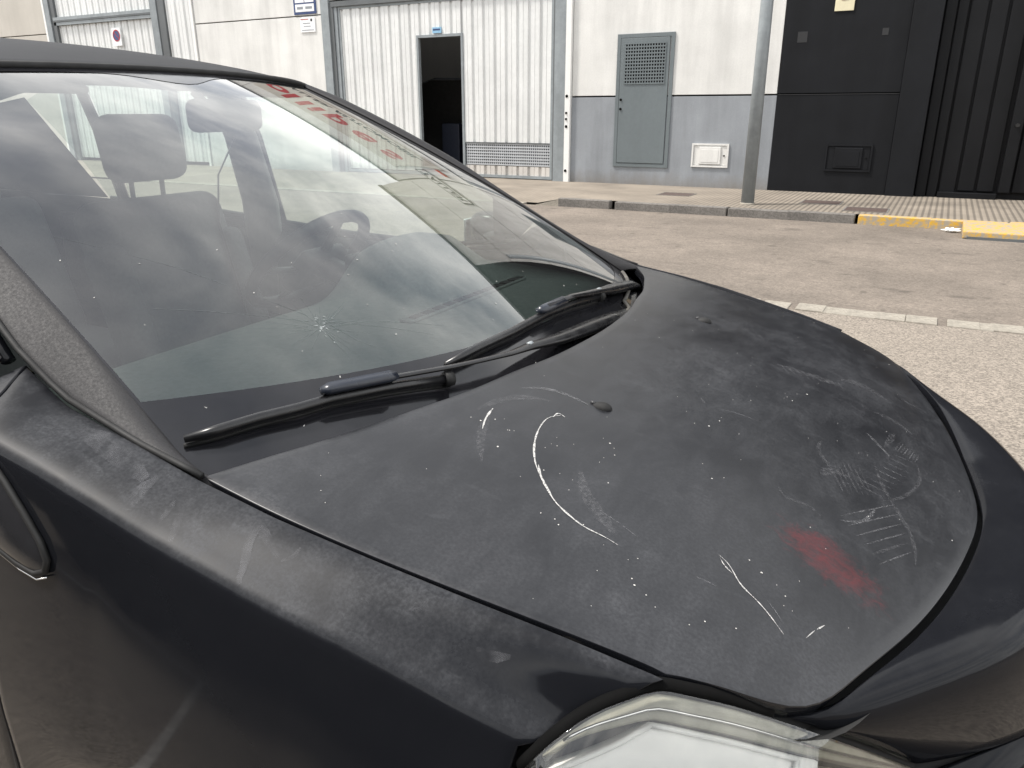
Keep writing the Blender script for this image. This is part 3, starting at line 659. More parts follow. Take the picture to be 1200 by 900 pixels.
# front outline: |s|->(x,y)
_F = np.array([(.130, 0), (.118, .123), (.088, .277), (.050, .413), (.0, .548), (-.045, .628), (-.103, .657), (-.156, .680)])
_Fs = np.r_[0, np.cumsum(np.linalg.norm(np.diff(_F, axis=0), axis=1))]; _Fs /= _Fs[-1]
_fx = _spl(np.r_[-_Fs[:0:-1], _Fs], np.r_[_F[:0:-1, 0], _F[:, 0]]); _fyy = _spl(np.r_[-_Fs[:0:-1], _Fs], np.r_[-_F[:0:-1, 1], _F[:, 1]])
def hood_front(s):
    a = abs(s); return float(_fx(a)), float(_fyy(a))*(1 if s >= 0 else -1)
hood_edge_y = _spl([-.70, -.58, -.46, -.36, -.25, -.145], [.735, .738, .729, .716, .701, .685])
def hood_pt(s, v):
    """s -1..1 across, v 0 rear .. 1 front"""
    sy = s*.735; xr = float(hood_rear(abs(sy)))
    xf, yf = hood_front(s)
    x = xr+(xf-xr)*v
    yl = sy+(yf-sy)*v
    if abs(s) > 1e-6:   # follow slight bulge of side edge
        xe = -.70+(-.145+.70)*v
        ye = float(hood_edge_y(xe)); lin = .735+(.685-.735)*v
        yl += s*abs(s)**3*(ye-lin)
    return np.array([x, yl, float(hood_z(x, yl))])
# ---- windscreen
def glass_pt(u, v):
    a = abs(u)
    b = np.array([-.50-.22*a**2.3, .72*u, .975-.003*a])
    t = np.array([-1.595-.135*a**2.2, .597*u, 1.487-.015*a**2])
    p = b+(t-b)*v
    n = np.array([.43, 0, .9])
    return p+n*(4*v*(1-v)*(.026+.006*(1-u*u)))
SCR = [([(-0.424, -0.348), (-0.433, -0.363), (-0.434, -0.387), (-0.426, -0.422), (-0.412, -0.455), (-0.392, -0.485), (-0.368, -0.509), (-0.344, -0.53), (-0.321, -0.541), (-0.299, -0.548), (-0.277, -0.549), (-0.256, -0.552)], 0.003, 0.9), ([(-0.43, -0.36), (-0.428, -0.345), (-0.417, -0.348)], 0.0025, 0.7), ([(-0.395, -0.476), (-0.382, -0.495), (-0.364, -0.514)], 0.0035, 0.6), ([(-0.505, -0.4), (-0.5, -0.428), (-0.49, -0.455)], 0.004, 0.6), ([(-0.503, -0.413), (-0.492, -0.448), (-0.475, -0.486), (-0.454, -0.518)], 0.007, 0.18), ([(-0.501, -0.318), (-0.474, -0.294), (-0.442, -0.286), (-0.405, -0.29)], 0.007, 0.22), ([(-0.52, -0.417), (-0.506, -0.367), (-0.486, -0.34), (-0.453, -0.322)], 0.007, 0.12), ([(-0.347, -0.452), (-0.315, -0.498), (-0.29, -0.518), (-0.264, -0.539)], 0.01, 0.16), ([(-0.3, -0.508), (-0.269, -0.516), (-0.242, -0.525)], 0.0015, 0.3), ([(-0.157, -0.488), (-0.145, -0.494), (-0.124, -0.516), (-0.106, -0.525), (-0.085, -0.538), (-0.07, -0.55)], 0.002, 0.85), ([(-0.154, -0.492), (-0.146, -0.501), (-0.136, -0.506)], 0.0018, 0.6), ([(-0.096, -0.516), (-0.084, -0.525), (-0.074, -0.535)], 0.0014, 0.3), ([(-0.049, -0.535), (-0.043, -0.517)], 0.002, 0.8), ([(-0.041, -0.513), (-0.035, -0.5)], 0.002, 0.8), ([(-0.171, -0.542), (-0.157, -0.539), (-0.145, -0.539)], 0.002, 0.25), ([(-0.244, -0.144), (-0.216, -0.135), (-0.189, -0.134)], 0.0016, 0.3), ([(-0.282, -0.13), (-0.269, -0.144)], 0.002, 0.35), ([(-0.215, 0.153), (-0.155, 0.167), (-0.104, 0.186)], 0.013, 0.08), ([(-0.108, 0.222), (-0.071, 0.251), (-0.04, 0.25), (-0.024, 0.243)], 0.013, 0.12), ([(-0.039, 0.135), (-0.003, 0.152), (0.027, 0.141)], 0.01, 0.08), ([(-0.002, 0.306), (0.033, 0.316)], 0.006, 0.2), ([(-0.042, 0.022), (-0.021, 0.002), (-0.002, -0.018)], 0.006, 0.3), ([(-0.002, 0.092), (-0.013, 0.007)], 0.006, 0.2), ([(0.038, 0.021), (0.044, -0.022), (0.036, -0.082), (0.015, -0.144), (-0.001, -0.173)], 0.003, 0.2), ([(-0.099, -0.1), (-0.097, -0.134), (-0.085, -0.156), (-0.077, -0.17)], 0.004, 0.15), ([(-0.084, -0.202), (-0.067, -0.171), (-0.049, -0.167)], 0.009, 0.12), ([(-0.021, -0.079), (-0.001, -0.14), (0.024, -0.184), (0.041, -0.22), (0.049, -0.278)], 0.004, 0.2), ([(-0.127, -0.292), (-0.115, -0.307), (-0.088, -0.3), (-0.069, -0.307)], 0.003, 0.15), ([(-0.046, -0.29), (-0.026, -0.269), (-0.014, -0.24), (-0.008, -0.207)], 0.004, 0.25), ([(0.0, 0.001), (0.019, 0.011), (0.038, 0.021)], 0.0022, 0.16), ([(-0.005, -0.024), (0.014, -0.015), (0.033, -0.006)], 0.0022, 0.2), ([(-0.01, -0.048), (0.009, -0.04), (0.028, -0.031)], 0.0022, 0.18), ([(-0.014, -0.07), (0.004, -0.064), (0.023, -0.055)], 0.0022, 0.21), ([(-0.019, -0.092), (-0.0, -0.086), (0.018, -0.079)], 0.0022, 0.21), ([(-0.024, -0.114), (-0.005, -0.108), (0.014, -0.101)], 0.0022, 0.14), ([(-0.028, -0.134), (-0.009, -0.128), (0.009, -0.122)], 0.0022, 0.13), ([(-0.032, -0.153), (-0.014, -0.148), (0.005, -0.143)], 0.0022, 0.24), ([(-0.036, -0.172), (-0.018, -0.168), (0.001, -0.162)], 0.0022, 0.17), ([(0.002, 0.019), (0.006, 0.046), (0.01, 0.073)], 0.0016, 0.16), ([(0.007, 0.02), (0.01, 0.045), (0.014, 0.072)], 0.0016, 0.26), ([(0.011, 0.02), (0.015, 0.045), (0.018, 0.07)], 0.0016, 0.19), ([(0.016, 0.021), (0.019, 0.044), (0.023, 0.069)], 0.0016, 0.24), ([(0.02, 0.022), (0.024, 0.044), (0.027, 0.068)], 0.0016, 0.19), ([(0.025, 0.022), (0.028, 0.044), (0.031, 0.067)], 0.0016, 0.22), ([(0.03, 0.023), (0.032, 0.044), (0.035, 0.066)], 0.0016, 0.15), ([(0.034, 0.024), (0.037, 0.044), (0.039, 0.064)], 0.0016, 0.22), ([(-0.047, -0.28), (-0.018, -0.226), (0.014, -0.164)], 0.002, 0.31), ([(-0.036, -0.292), (-0.009, -0.241), (0.02, -0.185)], 0.002, 0.26), ([(-0.024, -0.303), (-0.0, -0.256), (0.026, -0.204)], 0.002, 0.29), ([(-0.014, -0.313), (0.008, -0.27), (0.032, -0.222)], 0.002, 0.28), ([(-0.003, -0.323), (0.016, -0.283), (0.037, -0.24)], 0.002, 0.18), ([(0.007, -0.332), (0.024, -0.296), (0.042, -0.257)], 0.002, 0.3), ([(-0.082, -0.152), (-0.065, -0.188), (-0.049, -0.221)], 0.0018, 0.15), ([(-0.075, -0.146), (-0.059, -0.181), (-0.043, -0.214)], 0.0018, 0.12), ([(-0.069, -0.14), (-0.053, -0.175), (-0.038, -0.207)], 0.0018, 0.1), ([(-0.062, -0.133), (-0.047, -0.168), (-0.032, -0.199)], 0.0018, 0.18), ([(-0.056, -0.126), (-0.041, -0.16), (-0.027, -0.192)], 0.0018, 0.14), ([(-0.049, -0.12), (-0.035, -0.153), (-0.021, -0.184)], 0.0018, 0.17), ([(-0.043, -0.113), (-0.029, -0.146), (-0.016, -0.176)], 0.0018, 0.18), ([(-0.208, 0.157), (-0.198, 0.142), (-0.187, 0.127)], 0.002, 0.14), ([(-0.196, 0.162), (-0.186, 0.146), (-0.176, 0.131)], 0.002, 0.16), ([(-0.184, 0.166), (-0.174, 0.15), (-0.164, 0.135)], 0.002, 0.12), ([(-0.172, 0.171), (-0.162, 0.155), (-0.152, 0.139)], 0.002, 0.15), ([(-0.161, 0.177), (-0.15, 0.16), (-0.14, 0.144)], 0.002, 0.12), ([(-0.149, 0.183), (-0.139, 0.166), (-0.129, 0.15)], 0.002, 0.16), ([(-0.137, 0.19), (-0.127, 0.172), (-0.117, 0.156)], 0.002, 0.16), ([(-0.125, 0.197), (-0.115, 0.179), (-0.106, 0.162)], 0.002, 0.09), ([(-0.114, 0.205), (-0.104, 0.186), (-0.094, 0.169)], 0.002, 0.1)]
FEN = [([(-0.689, 6.84), (-0.692, 5.26), (-0.695, 3.68)], 0.01), ([(-0.659, 8.27), (-0.672, 5.86), (-0.676, 4.44)], 0.012), ([(-0.562, 9.25), (-0.575, 5.94), (-0.585, 3.46), (-0.585, 2.11), (-0.559, 3.16), (-0.543, 4.06)], 0.012), ([(-0.539, 4.29), (-0.53, 2.93), (-0.53, 1.88)], 0.006), ([(-0.394, 3.31), (-0.39, 2.41), (-0.374, 4.14)], 0.014), ([(-0.442, 4.14), (-0.432, 4.89)], 0.008), ([(-0.406, 2.48), (-0.4, 3.16)], 0.006), ([(-0.874, 2.03), (-0.799, 3.23), (-0.744, 3.38)], 0.05), ([(-0.728, 7.67), (-0.741, 4.29), (-0.737, 2.11)], 0.03), ([(-0.322, 3.91), (-0.29, 3.38)], 0.02)]

# ------------------------------------------------------------------ the car (x forward, y to its left, z up)
car = empty('black_car', (-1.85, 0, 0), 'weathered black hatchback with scratched dusty bonnet and cracked windscreen', 'car')
GAP = .006
# hood
ns, nvv = 81, 49
Pn = [[hood_pt(-1+2*i/(ns-1), j/(nvv-1)) for j in range(nvv)] for i in range(ns)]
hood = gridmesh('hood', Pn, 'hood_paint', car, flip=True, lip=.0022, depth=.02)
tag(hood, 'dull dusty black bonnet with white scratches and a red scuff')
# --- marks lying on the hood
def hood_n(x, y):
    e = .002; zx = (hood_z(x+e, y)-hood_z(x-e, y))/(2*e); zy = (hood_z(x, y+e)-hood_z(x, y-e))/(2*e)
    n = np.array([-zx, -zy, 1.]); return n/np.linalg.norm(n)
def smooth_line(pts, k=5):
    pts = np.array(pts, float)
    if len(pts) < 3: return [pts[0]+(pts[-1]-pts[0])*i/3 for i in range(4)]
    s_ = np.r_[0, np.cumsum(np.linalg.norm(np.diff(pts, axis=0), axis=1))]
    fx, fy = _spl(s_, pts[:, 0]), _spl(s_, pts[:, 1]); q = np.linspace(0, s_[-1], (len(pts)-1)*k+1)
    return [np.array([float(fx(a)), float(fy(a))]) for a in q]
def ribbon(name, pts, width, mat, off=.0006, jit=.25):
    q = smooth_line(pts); V = []; F = []; n_ = len(q)
    for i, p in enumerate(q):
        d = q[min(i+1, n_-1)]-q[max(i-1, 0)]; d = d/(np.linalg.norm(d)+1e-9); nn = np.array([-d[1], d[0]])
        tap = min(1, .25+3*min(i, n_-1-i)/max(1, n_-1)); hw = width*.5*tap*random.uniform(1-jit, 1+jit)
        for sg in (-1, 1):
            xy = p+nn*hw*sg; V.append((xy[0], xy[1], float(hood_z(xy[0], xy[1]))+off))
    for i in range(n_-1): F.append((2*i, 2*i+1, 2*i+3, 2*i+2))
    o = mesh(name, V, F, mat, hood)
    return o
for pts, wd, al in SCR:
    if al > .45: ribbon('scratch', pts, wd*.72, 'scratch_white', jit=.5)
    elif al > .2: ribbon('scuff_mark', pts, wd, 'scratch_mid', .0005)
    else: ribbon('dust_smear', pts, wd*1.6, 'scratch_faint', .0004)
V = []; F = []
def speck(x, y, r):
    k = len(V); n_ = 6; a0 = random.random()*6
    V.append((x, y, float(hood_z(x, y))+.0012))
    for q in range(n_):
        a = a0+q*2*math.pi/n_; rr = r*random.uniform(.6, 1.2); xx, yy = x+rr*math.cos(a), y+rr*math.sin(a); V.append((xx, yy, float(hood_z(xx, yy))+.0005))
    for q in range(n_): F.append((k, k+1+q, k+1+(q+1) % n_))
cl = [(-.50, -.43), (-.46, -.46), (-.40, -.40), (-.37, -.42), (-.35, -.36), (-.36, -.47), (-.33, -.55), (-.24, -.58), (-.17, -.60), (-.2, -.3), (-.10, -.5), (-.25, -.2), (-.18, .02)]
for cx, cy in cl:
    for k in range(4):
        speck(cx+random.gauss(0, .028), cy+random.gauss(0, .022), random.choice((.0005, .0006, .0008, .0010, .0014)))
for k in range(70):
    s_, v_ = random.uniform(-.95, .95), random.uniform(.03, .97); p = hood_pt(s_, v_); speck(p[0], p[1], random.choice((.0004, .0005, .0006, .0009)))
tag(mesh('paint_specks', V, F, 'speck_white', hood), kind='stuff')
# washer nozzles
for sg in (-1, 1):
    cx, cy = -.387, .28*sg; n_ = hood_n(cx, cy); zc0 = float(hood_z(cx, cy))
    V = []; F = []; A, B = 10, 16
    for i in range(A+1):
        ph = i/A*math.pi/2
        for k in range(B):
            th = 2*math.pi*k/B; rx = .0150*math.cos(ph)*(1.25 if math.cos(th) < 0 else .95); V.append((cx+rx*math.cos(th), cy+.0105*math.cos(ph)*math.sin(th), zc0-.002+.0100*math.sin(ph)))
    for i in range(A):
        for k in range(B): F.append((i*B+k, i*B+(k+1) % B, (i+1)*B+(k+1) % B, (i+1)*B+k))
    nz = mesh('washer_nozzle', V, F, 'black_rubber', car)
    MB().tube([(cx-.012, cy, zc0+.004), (cx-.019, cy, zc0+.005)], .0028, 8).build('jet', 'lamp_grey', nz, True)

# --- side panels: one section function from the hood gap / belt down to the sill
f_yg = _lin([-4.0, -3.4, -2.2, -1.3, -1.012, -.924, -.80, -.70, -.58, -.46, -.36, -.25, -.145], [.70, .775, .795, .785, .745, .748, .748, .7465, .7485, .7395, .7262, .7095, .692])
f_zg = _lin([-4.0, -3.0, -2.4, -1.75, -1.3, -1.10, -1.012, -.924, -.80, -.70, -.58, -.46, -.36, -.25, -.145], [1.08, 1.065, 1.045, 1.005, .995, 1.03, 1.094, 1.050, 1.024, 1.0, .983, .9635, .944, .922, .897])
f_yc = _spl([-4.0, -3.0, -2.0, -1.0, -.86, -.69, -.44, -.355, -.27, -.2, -.12], [.77, .85, .855, .842, .836, .827, .812, .798, .780, .758, .73])
f_zc = _lin([-4.0, -3.0, -2.4, -1.75, -1.3, -1.10, -1.0, -.86, -.69, -.44, -.355, -.27, -.2, -.12], [1.02, 1.01, .99, .965, .955, .985, 1.05, 1.02, .972, .921, .893, .862, .835, .80])
f_w = _spl([-4.0, -3.5, -3.0, -2.0, -1.0, -.6, -.4, -.3, -.2, -.1], [.80, .865, .885, .888, .886, .880, .862, .842, .81, .77])
WX, WZ, WR = -.63, .315, .342; RX = -3.24
def arch(x, cx):
    d = abs(x-cx); return WZ+math.sqrt(max(0, WR*WR-d*d)) if d < WR else .24
def section(x, n1=8, n2=5, n3=14):
    yg, zg, yc, zc, W_ = (float(f(x)) for f in (f_yg, f_zg, f_yc, f_zc, f_w))
    zb = max(.24, arch(x, WX), arch(x, RX))
    P_ = []
    def bez(a, b, c, d, n, last=False):
        for i in range(n+(1 if last else 0)):
            q = i/n; P_.append(tuple((1-q)**3*a[k]+3*(1-q)**2*q*b[k]+3*(1-q)*q*q*c[k]+q**3*d[k] for k in (0, 1)))
    c0 = (yc-.007, zc+.0035); c1 = (yc+.006, zc-.010)
    bez((yg, zg), (yg+.03*(yc-yg)/.08, zg-.006), (c0[0]-.025, c0[1]+.011), c0, n1)
    bez(c0, (c0[0]+.005, c0[1]-.0025), (c1[0]-.002, c1[1]+.005), c1, n2)
    zt = .66+.0*(x)
    m0 = (W_, max(zb+.03, zt))
    bez(c1, (c1[0]+.012, c1[1]-.04), (W_, m0[1]+.09), m0, n3)
    for i in range(4):
        q = i/3; P_.append((W_-.012*q*q, m0[1]+(zb-m0[1])*q))
    return P_
ncs = len(section(-.6))
def side_panel(name, xr, xf, sg, mat='body_paint', nx=40, j0=0, j1=None, lip=.002):
    """xr/xf: rear and front x as functions of j"""
    j1 = j1 or ncs; G = []
    for i in range(nx):
        row = []
        for j in range(j0, j1):
            x = xr(j)+(xf(j)-xr(j))*i/(nx-1); y, z = section(x)[j]; row.append((x, y*sg, z))
        G.append(row)
    return gridmesh(name, G, mat, car, flip=(sg < 0), lip=lip, depth=.016)
ff = _lin([0, 4, 8, 10, 13, 20, 31], [-.156, -.192, -.232, -.246, -.262, -.272, -.275])
fr_ = _lin([0, 3, 8, 13, 31], [-1.000, -.985, -.970, -.965, -.965])
for sg in (-1, 1):
    side_panel('front_fender', lambda j: float(fr_(j)), lambda j: float(ff(j)), sg, nx=70)
    d1 = side_panel('front_door', lambda j: -2.085, lambda j: float(fr_(j))-.006, sg)
    d2 = side_panel('rear_door', lambda j: -2.90, lambda j: -2.092, sg)
    side_panel('rear_quarter', lambda j: -3.93, lambda j: -2.907, sg, nx=50)
    for d_, hx in ((d1, -1.98), (d2, -2.80)):
        MB().tube([(hx+.02, .862*sg, .93), (hx, .895*sg, .935), (hx-.12, .90*sg, .935), (hx-.15, .866*sg, .93)], [.010, .013, .013, .010], 8).build('handle', 'body_paint', d_, True)
    # sill
    MB().box(-2.9, -.99, .80*sg, .868*sg, .19, .236).build('sill', 'dark_plastic', car, bevel=.01)

# dust smears on the near fender
def fpt(x, jf_):
    sec = section(x); j = int(min(ncs-2, math.floor(jf_))); q = jf_-j; return np.array([x, -(sec[j][0]*(1-q)+sec[j+1][0]*q), sec[j][1]*(1-q)+sec[j+1][1]*q])
near_fender = [o for o in car.children if o.name.startswith('front_fender')][0]
for pts, wd in FEN:
    q_ = smooth_line([(x, j/100) for x, j in pts], 5); V = []; F = []; n_ = len(q_)
    P3 = [fpt(float(a[0]), min(ncs-1.01, max(.15, float(a[1])*100))) for a in q_]
    for i, p in enumerate(P3):
        d = P3[min(i+1, n_-1)]-P3[max(i-1, 0)]; d /= np.linalg.norm(d)+1e-9; nn = np.array([0, -.38, .92]); sd_ = np.cross(d, nn); sd_ /= np.linalg.norm(sd_)
        hw = wd*.5*min(1, .3+2.5*min(i, n_-1-i)/(n_-1))
        for k in (-1, 0, 1): V.append(p+sd_*hw*k+nn*(.0010 if k == 0 else .0004))
    for i in range(n_-1): F += [(3*i, 3*i+1, 3*i+4, 3*i+3), (3*i+1, 3*i+2, 3*i+5, 3*i+4)]
    mesh('dust_smear', V, F, 'smear_soft', near_fender)
# --- A pillar trims, window frames
Eg = [(v, glass_pt(1, v)) for v in np.linspace(.0, 1, 26)]
f_outx = [-.66, -.70, -.80, -.933, -1.025, -1.087, -1.2, -1.3, -1.42, -1.52, -1.63, -1.75]
f_outy = [.728, .735, .739, .741, .737, .725, .708, .694, .680, .667, .654, .642]
f_outz = [.990, 1.000, 1.022, 1.060, 1.112, 1.148, 1.215, 1.268, 1.326, 1.372, 1.418, 1.462]
oy, oz = _lin(f_outx, f_outy), _lin(f_outx, f_outz)
for sg in (-1, 1):
    G = []
    for v in np.linspace(.02, 1.0, 40):
        gi = glass_pt(sg*(.985 if sg > 0 else .997), v); x0 = gi[0]
        xo = -.67+(-1.75+.67)*((v-.02)/.98)
        o_ = np.array([xo, sg*float(oy(xo)), float(oz(xo))])
        row = []
        nrm = np.array([.25, .45*sg, .86])
        for k in range(9):
            q = k/8; p = gi+(o_-gi)*q; up_ = min(1, max(0, (v-.30)/.25))*(1 if sg > 0 else .1); hgt = .006*(1-q)+.001*q+(.004+.011*up_*(1-max(0, (v-.9)/.1)*.5))*math.sin(math.pi*q)**.6
            if sg < 0: hgt = .0022*(1-q)+.001*q+.0018*math.sin(math.pi*q)
            elif k == 0: hgt = .0035
            row.append(p+nrm*hgt)
        G.append(row)
    gridmesh('pillar_trim', G, 'trim_plastic', car, flip=(sg > 0), lip=.002, depth=.012)
    # rubber seal between trim and fender / door
    pts = [(x, sg*(float(oy(x))+.004), float(oz(x))+.002) for x in np.linspace(-.70, -1.75, 34)]
    MB().tube(pts, .0042, 8).build('pillar_seal', 'black_rubber', car, True)
    # outer A pillar / roof rail
    rail = [(-1.03, .750, 1.095), (-1.2, .717, 1.203), (-1.3, .703, 1.256), (-1.52, .676, 1.361), (-1.75, .650, 1.452), (-2.1, .640, 1.528), (-2.6, .632, 1.548), (-3.1, .630, 1.535), (-3.45, .63, 1.49)]
    MB().tube([(a, b_*sg, c) for a, b_, c in rail], [.008, .010, .011, .012, .014, .016, .016, .016, .014], 10, sq=(1.2, .8)).build('window_rail', 'body_paint', car, True)
    # side windows
    def win(name, top, bot):
        G2 = [[np.array(t_)*np.array([1, sg, 1])*(1-q)+np.array(b_)*np.array([1, sg, 1])*q+np.array([0, sg*.018*4*q*(1-q), 0]) for q in np.linspace(0, 1, 7)] for t_, b_ in zip(top, bot)]
        return gridmesh(name, G2, 'side_glass', car)
    win('front_side_window', [(-1.12, .748, 1.145), (-1.3, .705, 1.242), (-1.5, .676, 1.342), (-1.75, .646, 1.445), (-2.05, .632, 1.500)], [(-1.15, .785, 1.015), (-1.35, .789, .998), (-1.58, .791, 1.0), (-1.8, .793, 1.008), (-2.05, .797, 1.024)])
    win('rear_side_window', [(-2.14, .632, 1.512), (-2.4, .630, 1.525), (-2.65, .628, 1.525), (-2.82, .628, 1.515)], [(-2.14, .797, 1.030), (-2.4, .795, 1.046), (-2.65, .792, 1.055), (-2.88, .787, 1.062)])
    win('quarter_window', [(-2.90, .628, 1.505), (-3.05, .63, 1.485), (-3.19, .632, 1.445)], [(-2.92, .785, 1.066), (-2.96, .784, 1.067), (-3.0, .783, 1.068)])
    MB().tube([(-2.095, .797*sg, 1.02), (-2.097, .722*sg, 1.32), (-2.10, .640*sg, 1.525)], [.055, .052, .05], 10, sq=(.22, 1)).build('door_pillar', 'frit_black', car, True)
    MB().tube([(-2.11, .755*sg, .70), (-2.11, .745*sg, 1.10), (-2.11, .690*sg, 1.32), (-2.11, .612*sg, 1.50)], [.085, .085, .075, .07], 10, sq=(.3, 1)).build('inner_pillar', 'headliner', car, True)
    MB().tube([(-2.915, .79*sg, 1.05), (-2.89, .716*sg, 1.31), (-2.86, .63*sg, 1.52)], [.032, .030, .03], 8, sq=(.5, 1)).build('door_pillar', 'frit_black', car, True)
    G3 = [[(-3.20-.18*k/6, sg*(.632+.0*(k/6)), 1.455-.02*(k/6)) for k in range(7)], [(-3.01-.78*k/6, sg*(.783-.03*k/6), 1.068+.0*k/6) for k in range(7)]]
    gridmesh('rear_pillar', G3, 'body_paint', car, flip=(sg < 0))
    # window belt strip
    MB().tube([(-1.10, .773*sg, 1.035), (-1.35, .793*sg, 1.0), (-1.75, .80*sg, 1.008), (-2.4, .803*sg, 1.048), (-3.0, .79*sg, 1.068)], .008, 8).build('belt_seal', 'black_rubber', car, True)
    # mirror sail
    mesh('mirror_sail', [(-1.02, .762*sg, 1.105), (-1.10, .778*sg, 1.03), (-1.18, .788*sg, 1.006), (-1.16, .745*sg, 1.165), (-1.06, .755*sg, 1.125)], [(0, 1, 2, 3, 4)], 'trim_plastic', car, False)
# roof
rz = _spl([-1.60, -1.8, -2.0, -2.2, -2.5, -3.0, -3.3], [1.492, 1.532, 1.560, 1.579, 1.598, 1.592, 1.55])
def roof_pt(s, v):
    xf = -1.605-.135*abs(s)**2.2; xr = -3.30; x = xf+(xr-xf)*v
    hw = .610+.04*math.sin(math.pi*min(1, v*1.2))*.5
    z = float(rz(min(-1.60, x+.135*abs(s)**2.2*(1-v))))-(.013+.030*min(1, v*3))*s*s-(.004+.034*min(1, v*3))*max(0, abs(s)-.75)**2/.0625
    return (x, hw*s, z+.003)
gridmesh('roof', [[roof_pt(-1+2*i/40, j/40) for j in range(41)] for i in range(41)], 'roof_paint', car, lip=.006, depth=.02)
gridmesh('headliner', [[(lambda p: (p[0]-.03, p[1]*.97, p[2]-.035))(roof_pt(-1+2*i/20, j/20)) for j in range(21)] for i in range(21)], 'headliner', car, flip=True)
MB().tube([(lambda p: (p[0]+.008, p[1], p[2]-.006))(roof_pt(-1+2*i/40, 0)) for i in range(41)], .0085, 8).build('windscreen_seal', 'black_rubber', car, True)
# rear hatch
gridmesh('tailgate', [[(-3.32-.62*(q/10)**.75, s_*(.62+.12*(q/10)), 1.545-.62*(q/10)**1.35) for q in range(11)] for s_ in np.linspace(-1, 1, 15)], 'body_paint', car, flip=True)
gridmesh('rear_window', [[(-3.345-.62*(q/10)**.75+.0, s_*(.55+.08*(q/10)), 1.558-.62*(q/10)**1.35) for q in range(1, 7)] for s_ in np.linspace(-1, 1, 11)], 'frit_black', car, flip=True)
gridmesh('rear_bumper', [[(-3.94-.06*math.sin(math.pi*(q/8)), s_*.80, .93-.68*q/8) for q in range(9)] for s_ in np.linspace(-1, 1, 15)], 'body_paint', car, flip=True)

# --- windscreen
NU, NV = 61, 41
Gw = [[glass_pt(-1+2*i/(NU-1), -.02+1.02*j/(NV-1)) for j in range(NV)] for i in range(NU)]
ws = gridmesh('windscreen', Gw, 'windscreen_glass', car)
tag(ws, 'cracked windscreen reflecting clouds and the facade')
def below(p, d=-.0009): return np.asarray(p)-np.array([.43, 0, .9])*d
fv = lambda u: .096+.042*abs(u)**1.4 if u < 0 else .096-.03*u
gridmesh('frit_band', [[below(glass_pt(u, -.02+(fv(u)+.02)*q)) for q in np.linspace(0, 1, 5)] for u in np.linspace(-1, 1, 61)], 'frit_black', ws)
for sg in (-1, 1): gridmesh('frit_band', [[below(glass_pt(sg*(1-(.022 if sg > 0 else .008)*q), v)) for q in np.linspace(0, 1, 3)] for v in np.linspace(.08, 1, 30)], 'frit_black', ws)
gridmesh('frit_band', [[below(glass_pt(u, 1-(.022+.05*math.exp(-(u/.16)**2))*q)) for q in np.linspace(0, 1, 3)] for u in np.linspace(-.95, .95, 41)], 'frit_black', ws)
# star crack
random.seed(11)
def glass_ribbon(name, uv, width, mat, off=.0008):
    P_ = [glass_pt(u, v)+np.array([.43, 0, .9])*off for u, v in uv]; V = []; F = []
    for i, p in enumerate(P_):
        d = P_[min(i+1, len(P_)-1)]-P_[max(i-1, 0)]; d /= np.linalg.norm(d); s_ = np.cross(d, np.array([.43, 0, .9])); s_ /= np.linalg.norm(s_)
        hw = width*.5*(1-.6*i/(len(P_)-1)); V += [p-s_*hw, p+s_*hw]
    for i in range(len(P_)-1): F.append((2*i, 2*i+1, 2*i+3, 2*i+2))
    return V, F
cu, cv_ = -.62, .205
crack = MB()
for k in range(46):
    a = random.uniform(0, 2*math.pi); r0 = random.uniform(.0, .02); r1 = random.uniform(.025, .085)
    def pt(r): return (cu+r*math.cos(a)/.70, cv_+r*math.sin(a)/1.2)
    V, F = glass_ribbon('c', [pt(r0), pt((r0+r1)/2), pt(r1)], random.uniform(.0005, .0010), 'crack_white'); crack.add(V, F)
crack.build('star_crack', 'crack_line', ws)
chips = MB()
for k in range(26):
    a = random.uniform(0, 2*math.pi); r = abs(random.gauss(0, .015))
    u0, v0 = cu+r*math.cos(a)/.70, cv_+r*math.sin(a)/1.2; a2 = random.uniform(0, 6.28); l = random.uniform(.001, .005)
    V, F = glass_ribbon('c', [(u0, v0), (u0+l*math.cos(a2)/.7, v0+l*math.sin(a2)/1.2)], random.uniform(.0005, .0014), 'crack_white', .001); chips.add(V, F)
chips.build('crack_chips', 'crack_white', ws)
lc = MB()
for uv in ([(-.60, .213), (-.46, .185), (-.36, .155)], [(-.60, .213), (-.48, .175), (-.41, .145)], [(-.60, .213), (-.58, .17), (-.56, .15)], [(-.62, .23), (-.75, .36), (-.90, .46)], [(-.63, .22), (-.78, .27), (-.86, .29)]):
    V, F = glass_ribbon('c', uv, .0012, 'crack_line'); lc.add(V, F)
lc.build('long_cracks', 'crack_line', ws)
dr_ = MB()
for k in range(34):
    u0, v0 = random.uniform(-.95, .5), random.uniform(.03, .45); V, F = glass_ribbon('c', [(u0, v0), (u0+random.uniform(-.004, .004), v0+random.uniform(.001, .003))], random.uniform(.0008, .0018), 'c', .001); dr_.add(V, F)
tag(dr_.build('bird_specks', 'speck_white', ws), kind='stuff')
# bird smears
for uv, wd in (([(-.93, .345), (-.90, .352), (-.87, .36)], .010), ([(-.86, .300), (-.84, .30)], .010)):
    pass
# cowl panel below the glass
cw = [[(lambda b_: (b_[0]+dx_, b_[1]*1.0, dz_+b_[2]))(glass_pt(u, .0)) for dx_, dz_ in ((-.02, .0075), (.0, -.004), (.02, -.02), (.12, -.03))] for u in np.linspace(-1, 1, 41)]
gridmesh('cowl_panel', cw, 'dark_plastic', car, flip=False)
MB().tube([glass_pt(u, .045 if u > .4 else .03)+np.array([.004, 0, .006]) for u in np.linspace(-.30, .86, 40)], .0045, 8, sq=(1, .5)).build('cowl_seal', 'cowl_dust', car, True)
